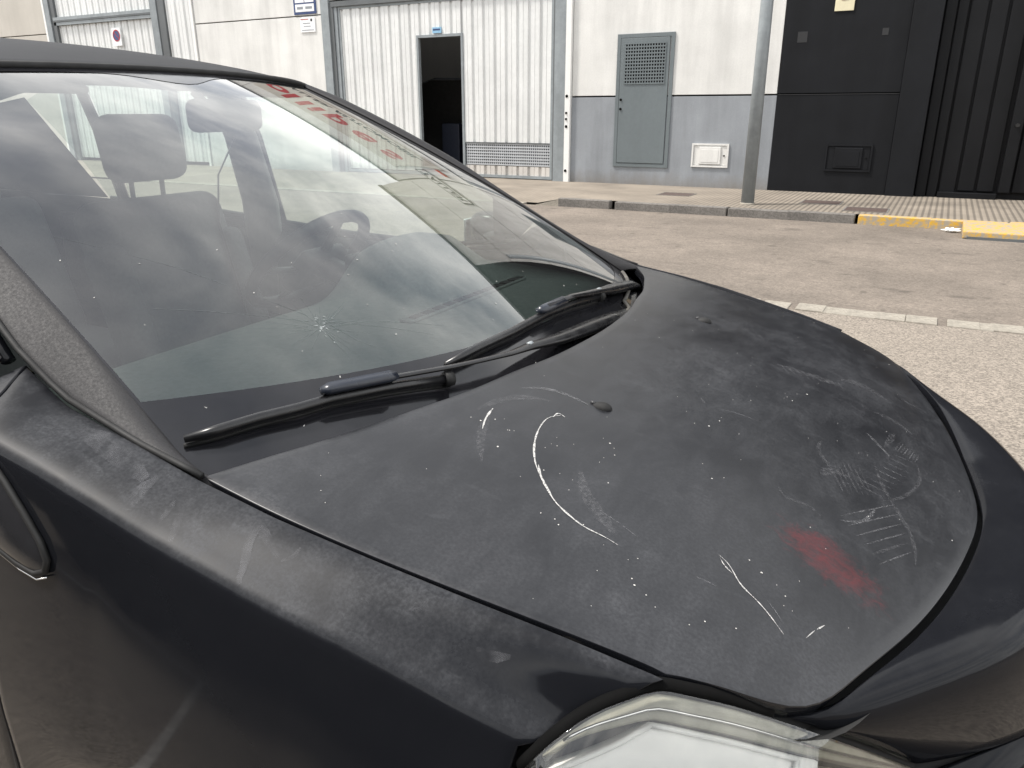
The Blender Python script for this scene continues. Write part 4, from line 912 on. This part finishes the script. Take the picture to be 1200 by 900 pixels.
# wipers
def wiper(arm, bend, blade, conn):
    e0 = MB().tube(arm, [.022, .023, .021, .0125]+[.0085]*(len(arm)-4) if len(arm) < 8 else [.022, .025, .023, .018, .0115, .0075]+[.0065]*(len(arm)-6), 10, sq=(.95, .55))
    wp = e0.build('wiper', 'wiper_plastic', car, True)
    tag(wp, 'black wiper arm lying across the windscreen base')
    bl = MB().tube(blade, [.005]+[.0085]*(len(blade)-2)+[.008], 8, sq=(.9, 1.0)).build('blade', 'wiper_plastic', wp, True)
    lo = [(p[0]-.002, p[1], p[2]-.010) for p in blade]
    MB().tube(lo, .0035, 6).build('rubber_lip', 'black_rubber', wp, True)
    a, b_ = np.array(conn[0]), np.array(conn[1]); MB().tube([a, a+(b_-a)*.1, a+(b_-a)*.9, b_], [.007, .0125, .0125, .008], 4, sq=(1.1, .8)).build('connector', 'wiper_blue', wp, True)
    c = np.array(arm[bend]); MB().tube([c+np.array([0, -.005, .003]), c+np.array([0, .005, .003])], .0055, 8).build('pivot_pin', 'galv_steel', wp, True)
    e = np.array(blade[-1]); e2 = np.array(blade[-2]); MB().tube([e+(e2-e)*.10, e-(e2-e)*.03], [.0125, .011], 8).build('end_cap', 'black_rubber', wp, True)
wiper([(-.650, .60, .968), (-.621, .455, 1.006), (-.596, .275, 1.034), (-.588, .186, 1.048), (-.592, .062, 1.063), (-.597, -.044, 1.066)], 3, [(-.618, -.346, 1.037), (-.610, -.266, 1.043), (-.600, -.168, 1.047), (-.598, -.044, 1.051), (-.593, .062, 1.048), (-.585, .190, 1.038)], ((-.598, -.070, 1.062), (-.594, .03, 1.062)))
wiper([(-.553, .278, .984), (-.545, .143, 1.003), (-.542, .036, 1.014), (-.546, -.098, 1.024), (-.556, -.187, 1.033), (-.562, -.241, 1.035), (-.580, -.303, 1.038), (-.599, -.356, 1.040), (-.645, -.462, 1.046), (-.672, -.524, 1.047)], 4, [(-.770, -.703, 1.020), (-.746, -.668, 1.024), (-.724, -.622, 1.028), (-.700, -.578, 1.030), (-.682, -.533, 1.032), (-.646, -.462, 1.031), (-.597, -.366, 1.024)], ((-.688, -.545, 1.047), (-.636, -.445, 1.047)))


# --- headlights
HT_ = [(-.252, .788, .832), (-.236, .780, .853), (-.205, .748, .878), (-.172, .714, .887), (-.157, .700, .889), (-.140, .691, .886), (-.100, .667, .872), (-.046, .634, .846), (.020, .560, .782), (.080, .470, .702)]
HB_ = [(-.252, .797, .815), (-.232, .832, .765), (-.190, .838, .720), (-.130, .815, .688), (-.060, .755, .664), (.0, .680, .655), (.050, .585, .663), (.083, .478, .690)]
def curve3(pts):
    pts = np.array(pts); s_ = np.r_[0, np.cumsum(np.linalg.norm(np.diff(pts, axis=0), axis=1))]; s_ /= s_[-1]
    fs = [_spl(s_, pts[:, k]) for k in range(3)]; return lambda q: np.array([float(f(q)) for f in fs])
ct, cbm = curve3(HT_), curve3(HB_)
def lamp_pt(s, t_, inset=0, sg=1):
    p = ct(s)*(1-t_)+cbm(s)*t_
    n = np.array([.55, .52, .55]); n /= np.linalg.norm(n)
    p = p+n*(.022*math.sin(math.pi*t_)*math.sin(math.pi*min(1, max(0, s)))**.6-inset)
    return np.array([p[0], p[1]*sg, p[2]])
for sg in (-1, 1):
    fl = sg > 0
    def patch(name, s0, s1, t0, t1, inset, mat, parent, n=24, mm=12, edge=0):
        return gridmesh(name, [[lamp_pt(s0+(s1-s0)*i/n, t0+(t1-t0)*j/mm, inset, sg) for j in range(mm+1)] for i in range(n+1)], mat, parent, flip=not fl, lip=edge, depth=.02)
    hl = patch('headlight', .0, 1, .0, 1, .055, 'lamp_grey', car)
    patch('lens', .0, 1, .0, 1, .0, 'lens_plastic', hl, 40, 16, .0015)
    patch('lens_rim', .06, .995, .015, .10, .006, 'lens_rim', hl, 30, 4, .002)
    def quad(name, corners, inset, mat, edge=.002, n=10):
        c = corners
        return gridmesh(name, [[lamp_pt(*(np.array(c[0])*(1-a)*(1-b_)+np.array(c[1])*a*(1-b_)+np.array(c[2])*a*b_+np.array(c[3])*(1-a)*b_), inset, sg) for b_ in np.linspace(0, 1, n)] for a in np.linspace(0, 1, n)], mat, hl, flip=not fl, lip=edge, depth=.03)
    quad('reflector', [(.09, .30), (.275, .13), (.555, .14), (.47, .88)], .010, 'reflector_white', .003)
    rp = [(.09, .30), (.275, .13), (.555, .14), (.47, .88), (.09, .30)]
    MB().tube([lamp_pt(*(np.array(rp[i])*(1-q)+np.array(rp[i+1])*q), .006, sg) for i in range(4) for q in np.linspace(0, 1, 9)], .0028, 6).build('reflector_edge', 'reflector_white', hl, True)
    MB().tube([lamp_pt(s_, .065, .002, sg) for s_ in np.linspace(.10, .98, 40)], .0016, 6).build('lens_streak', 'chrome', hl, True)  # chrome tube drawn as a bright reflective streak along the rim
    quad('divider', [(.570, .14), (.610, .14), (.58, .88), (.515, .88)], .008, 'reflector_white', .003)
    quad('chamber', [(.62, .16), (.93, .20), (.90, .72), (.60, .80)], .030, 'chrome', .002)
    bl = lamp_pt(.655, .36, .018, sg); MB().tube([bl+np.array([-.02, 0, -.01]), bl, bl+np.array([.012, 0, .006])], [.012, .013, .005], 12).build('bulb', 'bulb_orange', hl, True)
    # matte black tube standing for the dark gap along the fender and hood side
    MB().tube([lamp_pt(s_, -.03, .008, sg) for s_ in np.linspace(0, .50, 24)], .0072, 8).build('lamp_gap', 'hole_black', hl, True)

# --- bumper: tongue between the lamps, and lower skin
fo = []
for s_ in np.linspace(-.846, .846, 61):
    x, y = hood_front(s_); x2, y2 = hood_front(s_+.004); d = np.array([x2-x, y2-y]); d /= np.linalg.norm(d); n_ = np.array([d[1], -d[0]])
    if n_[0] < 0: n_ = -n_
    q = np.array([x, y])+n_*GAP*1.6; fo.append((q[0], q[1], float(hood_z(x, y))-.0045))
fo = np.array(fo)
lowc = curve3([(.086, -.462, .698), (.225, -.27, .668), (.278, -.13, .658), (.294, 0, .656), (.278, .13, .658), (.225, .27, .668), (.086, .462, .698)])
bp_ = []
for i, p in enumerate(fo):
    q = lowc(i/60); row = []; sd_ = abs(i/30-1); sgn = -1 if i < 30 else 1
    for j in range(17):
        t_ = j/16; a = p*(1-t_)+q*t_
        e_ = ct(.53+.47*t_); e_ = np.array([e_[0], sgn*(e_[1]-.007), e_[2]+.002])          # side edge follows the lamp
        ln0 = (fo[0] if sgn < 0 else fo[-1])*(1-t_)+lowc(0 if sgn < 0 else 1)*t_
        a = a+(e_-ln0)*sd_**6
        a = a+np.array([.038, 0, .058])*math.sin(math.pi*t_**.95)*(1-sd_**3)+np.array([.004, 0, .010])*(1-t_)*min(1, max(0, (p[1]-.20)/.2)); row.append(a)
    bp_.append(row)
for sg in (-1, 1):
    gridmesh('lamp_side_panel', [[(lambda e_: (e_[0]+dx_, sg*(e_[1]+dy_), e_[2]+dz_))(ct(s_)) for dx_, dy_, dz_ in ((.0, -.02, -.006), (-.004, 0, -.010), (-.03, .0, -.05))] for s_ in np.linspace(.45, 1, 20)], 'interior_dark', car)
bumper = gridmesh('front_bumper', bp_, 'bumper_paint', car, flip=True, lip=.002, depth=.018)
top = [(-.268, .792, .80), (-.240, .838, .752), (-.196, .846, .706), (-.130, .823, .673), (-.058, .763, .648), (.006, .688, .639), (.058, .586, .652), (.090, .466, .690), (.228, .272, .662), (.281, .13, .652), (.297, 0, .650)]
mid = [(-.270, .868, .50), (-.225, .874, .50), (-.17, .868, .50), (-.10, .85, .50), (-.02, .805, .50), (.05, .745, .50), (.130, .655, .49), (.205, .52, .48), (.285, .30, .47), (.318, .14, .47), (.328, 0, .47)]
low = [(a-.03, b_-.01, .21) for a, b_, c in mid]
full = lambda l: l+[(a, -b_, c) for a, b_, c in l[::-1][1:]]
T_, M_, Lw = (np.array(full(l)) for l in (top, mid, low))
gridmesh('bumper_skin', [[T_[i]*(1-q)*(1-2*q)*1.0+M_[i]*4*q*(1-q)+Lw[i]*q*(2*q-1) for q in np.linspace(0, 1, 15)] for i in range(len(T_))], 'bumper_paint', bumper, flip=False, lip=.002)
ig = MB()
for k in range(4): ig.box(.300, .318, -.30, .30, .28+k*.035, .295+k*.035)
ig.build('lower_grille', 'black_rubber', bumper)
# dark strip added under the hood gap to block leaking light
tr_ = []
for i in range(0, 61):
    p = fo[i]; tr_.append([p+np.array([-.05, 0, -.022]), p+np.array([0, 0, -.030]), p+np.array([.015, 0, -.022])])
gridmesh('gap_blocker', tr_, 'interior_dark', car)
gridmesh('seam_blocker', [[lowc(q/30)+np.array([-.03, 0, .02]), lowc(q/30)+np.array([-.012, 0, -.008]), lowc(q/30)+np.array([-.012, 0, -.05])] for q in range(31)], 'interior_dark', car)  # dark strip added behind the bumper seam to block light
# dark engine bay so that no light comes through the gaps
MB().box(-.62, -.02, -.60, .60, .25, .80).build('engine_bay', 'interior_dark', car)
MB().box(-3.8, -.95, -.78, .78, .20, .24).build('floor_pan', 'interior_dark', car); MB().box(-.95, -.62, -.70, .70, .24, .93).build('bulkhead', 'interior_dark', car)
for sg in (-1, 1):
    # inner wheel house
    MB().tube([(WX, sg*.60, WZ), (WX, sg*.80, WZ)], .40, 24).build('wheel_house', 'interior_dark', car, True)
# wheels
def wheel(cx, sg):
    y0 = .70*sg; y1 = .868*sg
    prof = [(.19, 0), (.195, .12), (.22, .12), (.265, .155), (.305, .14), (.316, .08), (.305, .02), (.26, 0)]
    V = []; F = []; nn = 36
    for k in range(nn):
        a = 2*math.pi*k/nn
        for r, o_ in prof: V.append((cx+r*math.cos(a), y0+sg*o_, WZ+r*math.sin(a)))
    npf = len(prof)
    for k in range(nn):
        for i in range(npf): F.append((k*npf+i, k*npf+(i+1) % npf, ((k+1) % nn)*npf+(i+1) % npf, ((k+1) % nn)*npf+i))
    wl = MB().tube([(cx, y0, WZ), (cx, y0+sg*.09, WZ)], .08, 16).build('wheel', 'alloy', car, True)
    mesh('tyre', V, F, 'tyre_rubber', wl)
    sp_ = MB()
    for k in range(5):
        a = 2*math.pi*k/5+.3
        sp_.tube([(cx+.04*math.cos(a), y0+sg*.10, WZ+.04*math.sin(a)), (cx+.20*math.cos(a), y0+sg*.115, WZ+.20*math.sin(a))], [.035, .028], 6, sq=(1, .5))
    sp_.build('rim_spokes', 'alloy', wl)
    MB().tube([(cx, y0+sg*.02, WZ), (cx, y0+sg*.03, WZ)], .20, 24).build('brake_disc', 'steel_dark', wl)
for cx in (WX, RX):
    for sg in (-1, 1): wheel(cx, sg)
# door mirrors
for sg in (-1, 1):
    V = []; F = []; A, B = 13, 20
    for i in range(A):
        t_ = i/(A-1)*math.pi
        for k in range(B):
            th = 2*math.pi*k/B; r = math.sin(t_)**.55 if 0 < t_ < math.pi else 0
            xx = -1.255+.085*r*math.copysign(abs(math.cos(th))**.75, math.cos(th)); zz_ = 1.025+.068*r*math.copysign(abs(math.sin(th))**.7, math.sin(th))-.02*(-math.cos(t_))
            V.append((xx-.03*(1-math.cos(t_))*.5, sg*(.945-.085*math.cos(t_)), zz_))
    for i in range(A-1):
        for k in range(B):
            q = (i*B+k, i*B+(k+1) % B, (i+1)*B+(k+1) % B, (i+1)*B+k); F.append(q if sg < 0 else q[::-1])
    dm = mesh('door_mirror', V, F, 'body_paint', car)
    MB().tube([(-1.13, .780*sg, 1.04), (-1.20, .84*sg, 1.03), (-1.26, .90*sg, 1.02)], [.03, .026, .024], 10, sq=(1.4, .7)).build('mirror_arm', 'trim_plastic', dm, True)
    rbox('mirror_glass', (-1.348, .955*sg, 1.02), (.012, .14, .10), 'chrome', dm, .005)

# dark gloss inserts with a bright edge at the rear of the front fenders
for sg in (-1, 1):
    def fp(x, z):
        sec = section(x, 8, 5, 40); y = np.interp(-z, [-q[1] for q in sec], [q[0] for q in sec]); return np.array([x, sg*(y+.004), z])
    outl_ = [(-.962, 1.035), (-.93, 1.025), (-.895, .998), (-.862, .965), (-.838, .938), (-.828, .918), (-.832, .904), (-.850, .897), (-.88, .902), (-.92, .915), (-.962, .930)]
    cc_ = np.array([-.93, .958]); G4 = []
    for q in np.linspace(0, 1, 7): G4.append([fp(*(cc_+(np.array(a)-cc_)*q))+np.array([0, sg*.010*(1-q**3), 0]) for a in outl_])
    fi = gridmesh('fender_insert', G4, 'insert_grey', car, flip=(sg > 0))
    MB().tube([fp(*a) for a in outl_[:]], .0042, 8).build('insert_edge', 'black_rubber', fi, True)
    MB().tube([fp(*(np.array(a)+np.array([.004, -.006])))+np.array([0, sg*.001, 0]) for a in outl_[6:]], .0011, 6).build('insert_chrome', 'chrome', fi, True)

# --- cabin
def dash_prof(y):
    hood_b = math.exp(-((y-.37)/.20)**4)
    ex = -.26+.0; c = .10*(abs(y)/.7)**2
    return [(-.60-c*1.6, .955), (-.80-c, .968), (-1.0, .974+.0*hood_b), (-1.06, .978+.06*hood_b), (-1.14, .980+.115*hood_b), (-1.22, .978+.118*hood_b), (-1.27+c*.3, .965+.112*hood_b), (-1.29+c*.3, .94+.10*hood_b), (-1.275+c*.3, .90+.05*hood_b), (-1.30, .80), (-1.28, .55)]
ys = np.linspace(-.715, .715, 61)
db = gridmesh('dashboard', [[(px, y, pz) for px, pz in dash_prof(y)] for y in ys], 'dash_plastic', car, flip=True)
f_ = MB()
x0, x1, y0, y1 = -1.085, -1.045, .04, .54
mb_ = MB()
outl = [(x0+(x1-x0)*.5+.02*math.cos(a), y1+.02*math.sin(a)) for a in np.linspace(math.pi, 0, 9)]+[(x0+(x1-x0)*.5+.02*math.cos(a), y0+.02*math.sin(a)) for a in np.linspace(0, -math.pi, 9)]
dzz = lambda y: .0
cen = [-1.0, .0]
# demist vent along the dash top, ahead of the instrument hood
vt = MB().tube([(-.965+.018*math.cos(a), .29+(.25 if math.sin(a) > 0 else -.25)+.018*math.sin(a), .9755) for a in np.linspace(0, 2*math.pi, 33)], .004, 6, caps=False).build('demist_vent', 'dash_plastic', db, True)
for k in range(11): MB().box(-.980, -.950, .055+k*.045, .055+k*.045+.028, .9738, .9765).build('vent_slot', 'interior_dark', db)
rbox('instrument_panel', (-1.285, .37, 1.00), (.02, .30, .12), 'dark_plastic', db, .008)
# steering wheel
sw_c = Vector((-1.55, .37, 1.0)); Rm = Matrix.Rotation(R(-44), 4, 'Y')
sw = bpy.data.objects.new('steering_wheel', None)
pts = [sw_c+(Rm @ Vector((.190*math.cos(a), .190*math.sin(a), 0))) for a in np.linspace(0, 2*math.pi, 49)]
swo = MB().tube(pts, .0175, 10, caps=False).build('steering_wheel', 'dark_plastic', car, True)
rbox('airbag_hub', tuple(sw_c+(Rm @ Vector((0, 0, -.025)))), (.15, .17, .05), 'dark_plastic', swo, .02, Matrix.Rotation(R(-44), 4, 'Y'))
for a in (0, math.pi/2, -math.pi/2, math.pi):
    MB().tube([sw_c+(Rm @ Vector((.06*math.cos(a), .06*math.sin(a), -.02))), sw_c+(Rm @ Vector((.175*math.cos(a), .175*math.sin(a), 0)))], [.022, .014], 8, sq=(1, .5)).build('spoke', 'dark_plastic', swo, True)
MB().tube([sw_c, (-1.22, .37, .92)], .035, 10).build('steering_column', 'dark_plastic', swo, True)
# seats
def seat(y):
    st = rbox('front_seat', (-1.80, y, .50), (.52, .50, .16), 'seat_fabric', car, .06)
    rbox('backrest', (-2.12, y, .83), (.14, .50, .66), 'seat_fabric', st, .062, Matrix.Rotation(R(-17), 4, 'Y'))
    rbox('headrest', (-2.20, y, 1.295), (.10, .27, .20), 'seat_fabric', st, .045, Matrix.Rotation(R(-10), 4, 'Y'))
    for d in (-.055, .055): MB().tube([(-2.205, y+d, 1.06), (-2.20, y+d, 1.26)], .0075, 8).build('headrest_post', 'steel_dark', st, True)
    for d in (-.25, .25): rbox('side_bolster', (-2.08, y+d*.88, .78), (.15, .08, .50), 'seat_fabric', st, .035, Matrix.Rotation(R(-17), 4, 'Y'))
seat(.37); seat(-.37)
rb = rbox('rear_bench', (-2.85, 0, .50), (.50, 1.25, .16), 'seat_fabric', car, .06)
rbox('backrest', (-3.18, 0, .80), (.16, 1.25, .58), 'seat_fabric', rb, .06, Matrix.Rotation(R(-20), 4, 'Y'))
for y in (-.38, .38): rbox('headrest', (-3.28, y, 1.12), (.09, .24, .12), 'seat_fabric', rb, .035)
# seat belt of the driver
for sg in (-1, 1):
    MB().tube([(-2.10, .655*sg, 1.32), (-2.14, .60*sg, 1.20), (-2.12, .56*sg, 1.05), (-2.02, .54*sg, .75)], .024, 6, sq=(1, .08)).build('seat_belt', 'dark_plastic', car, True)
# inner door cards
for sg in (-1, 1): gridmesh('door_card', [[(x, sg*(.735 if q else .75), z) for q, z in ((0, 1.0), (1, .97), (1, .8), (1, .4), (1, .25))] for x in np.linspace(-3.3, -1.1, 12)], 'seat_fabric', car, flip=(sg > 0))
# rear view mirror and visors
rm = rbox('rear_view_mirror', (-1.50, .085, 1.392), (.045, .25, .072), 'dark_plastic', car, .02, Matrix.Rotation(R(12), 4, 'Z'))
MB().tube([(-1.535, .03, 1.445), (-1.53, .04, 1.43), (-1.51, .06, 1.40)], .010, 8).build('mirror_stem', 'dark_plastic', rm, True)
for y in (-.33, .33): rbox('sun_visor', (-1.72, y, 1.463), (.16, .36, .018), 'headliner', car, .008, Matrix.Rotation(R(14), 4, 'Y'))
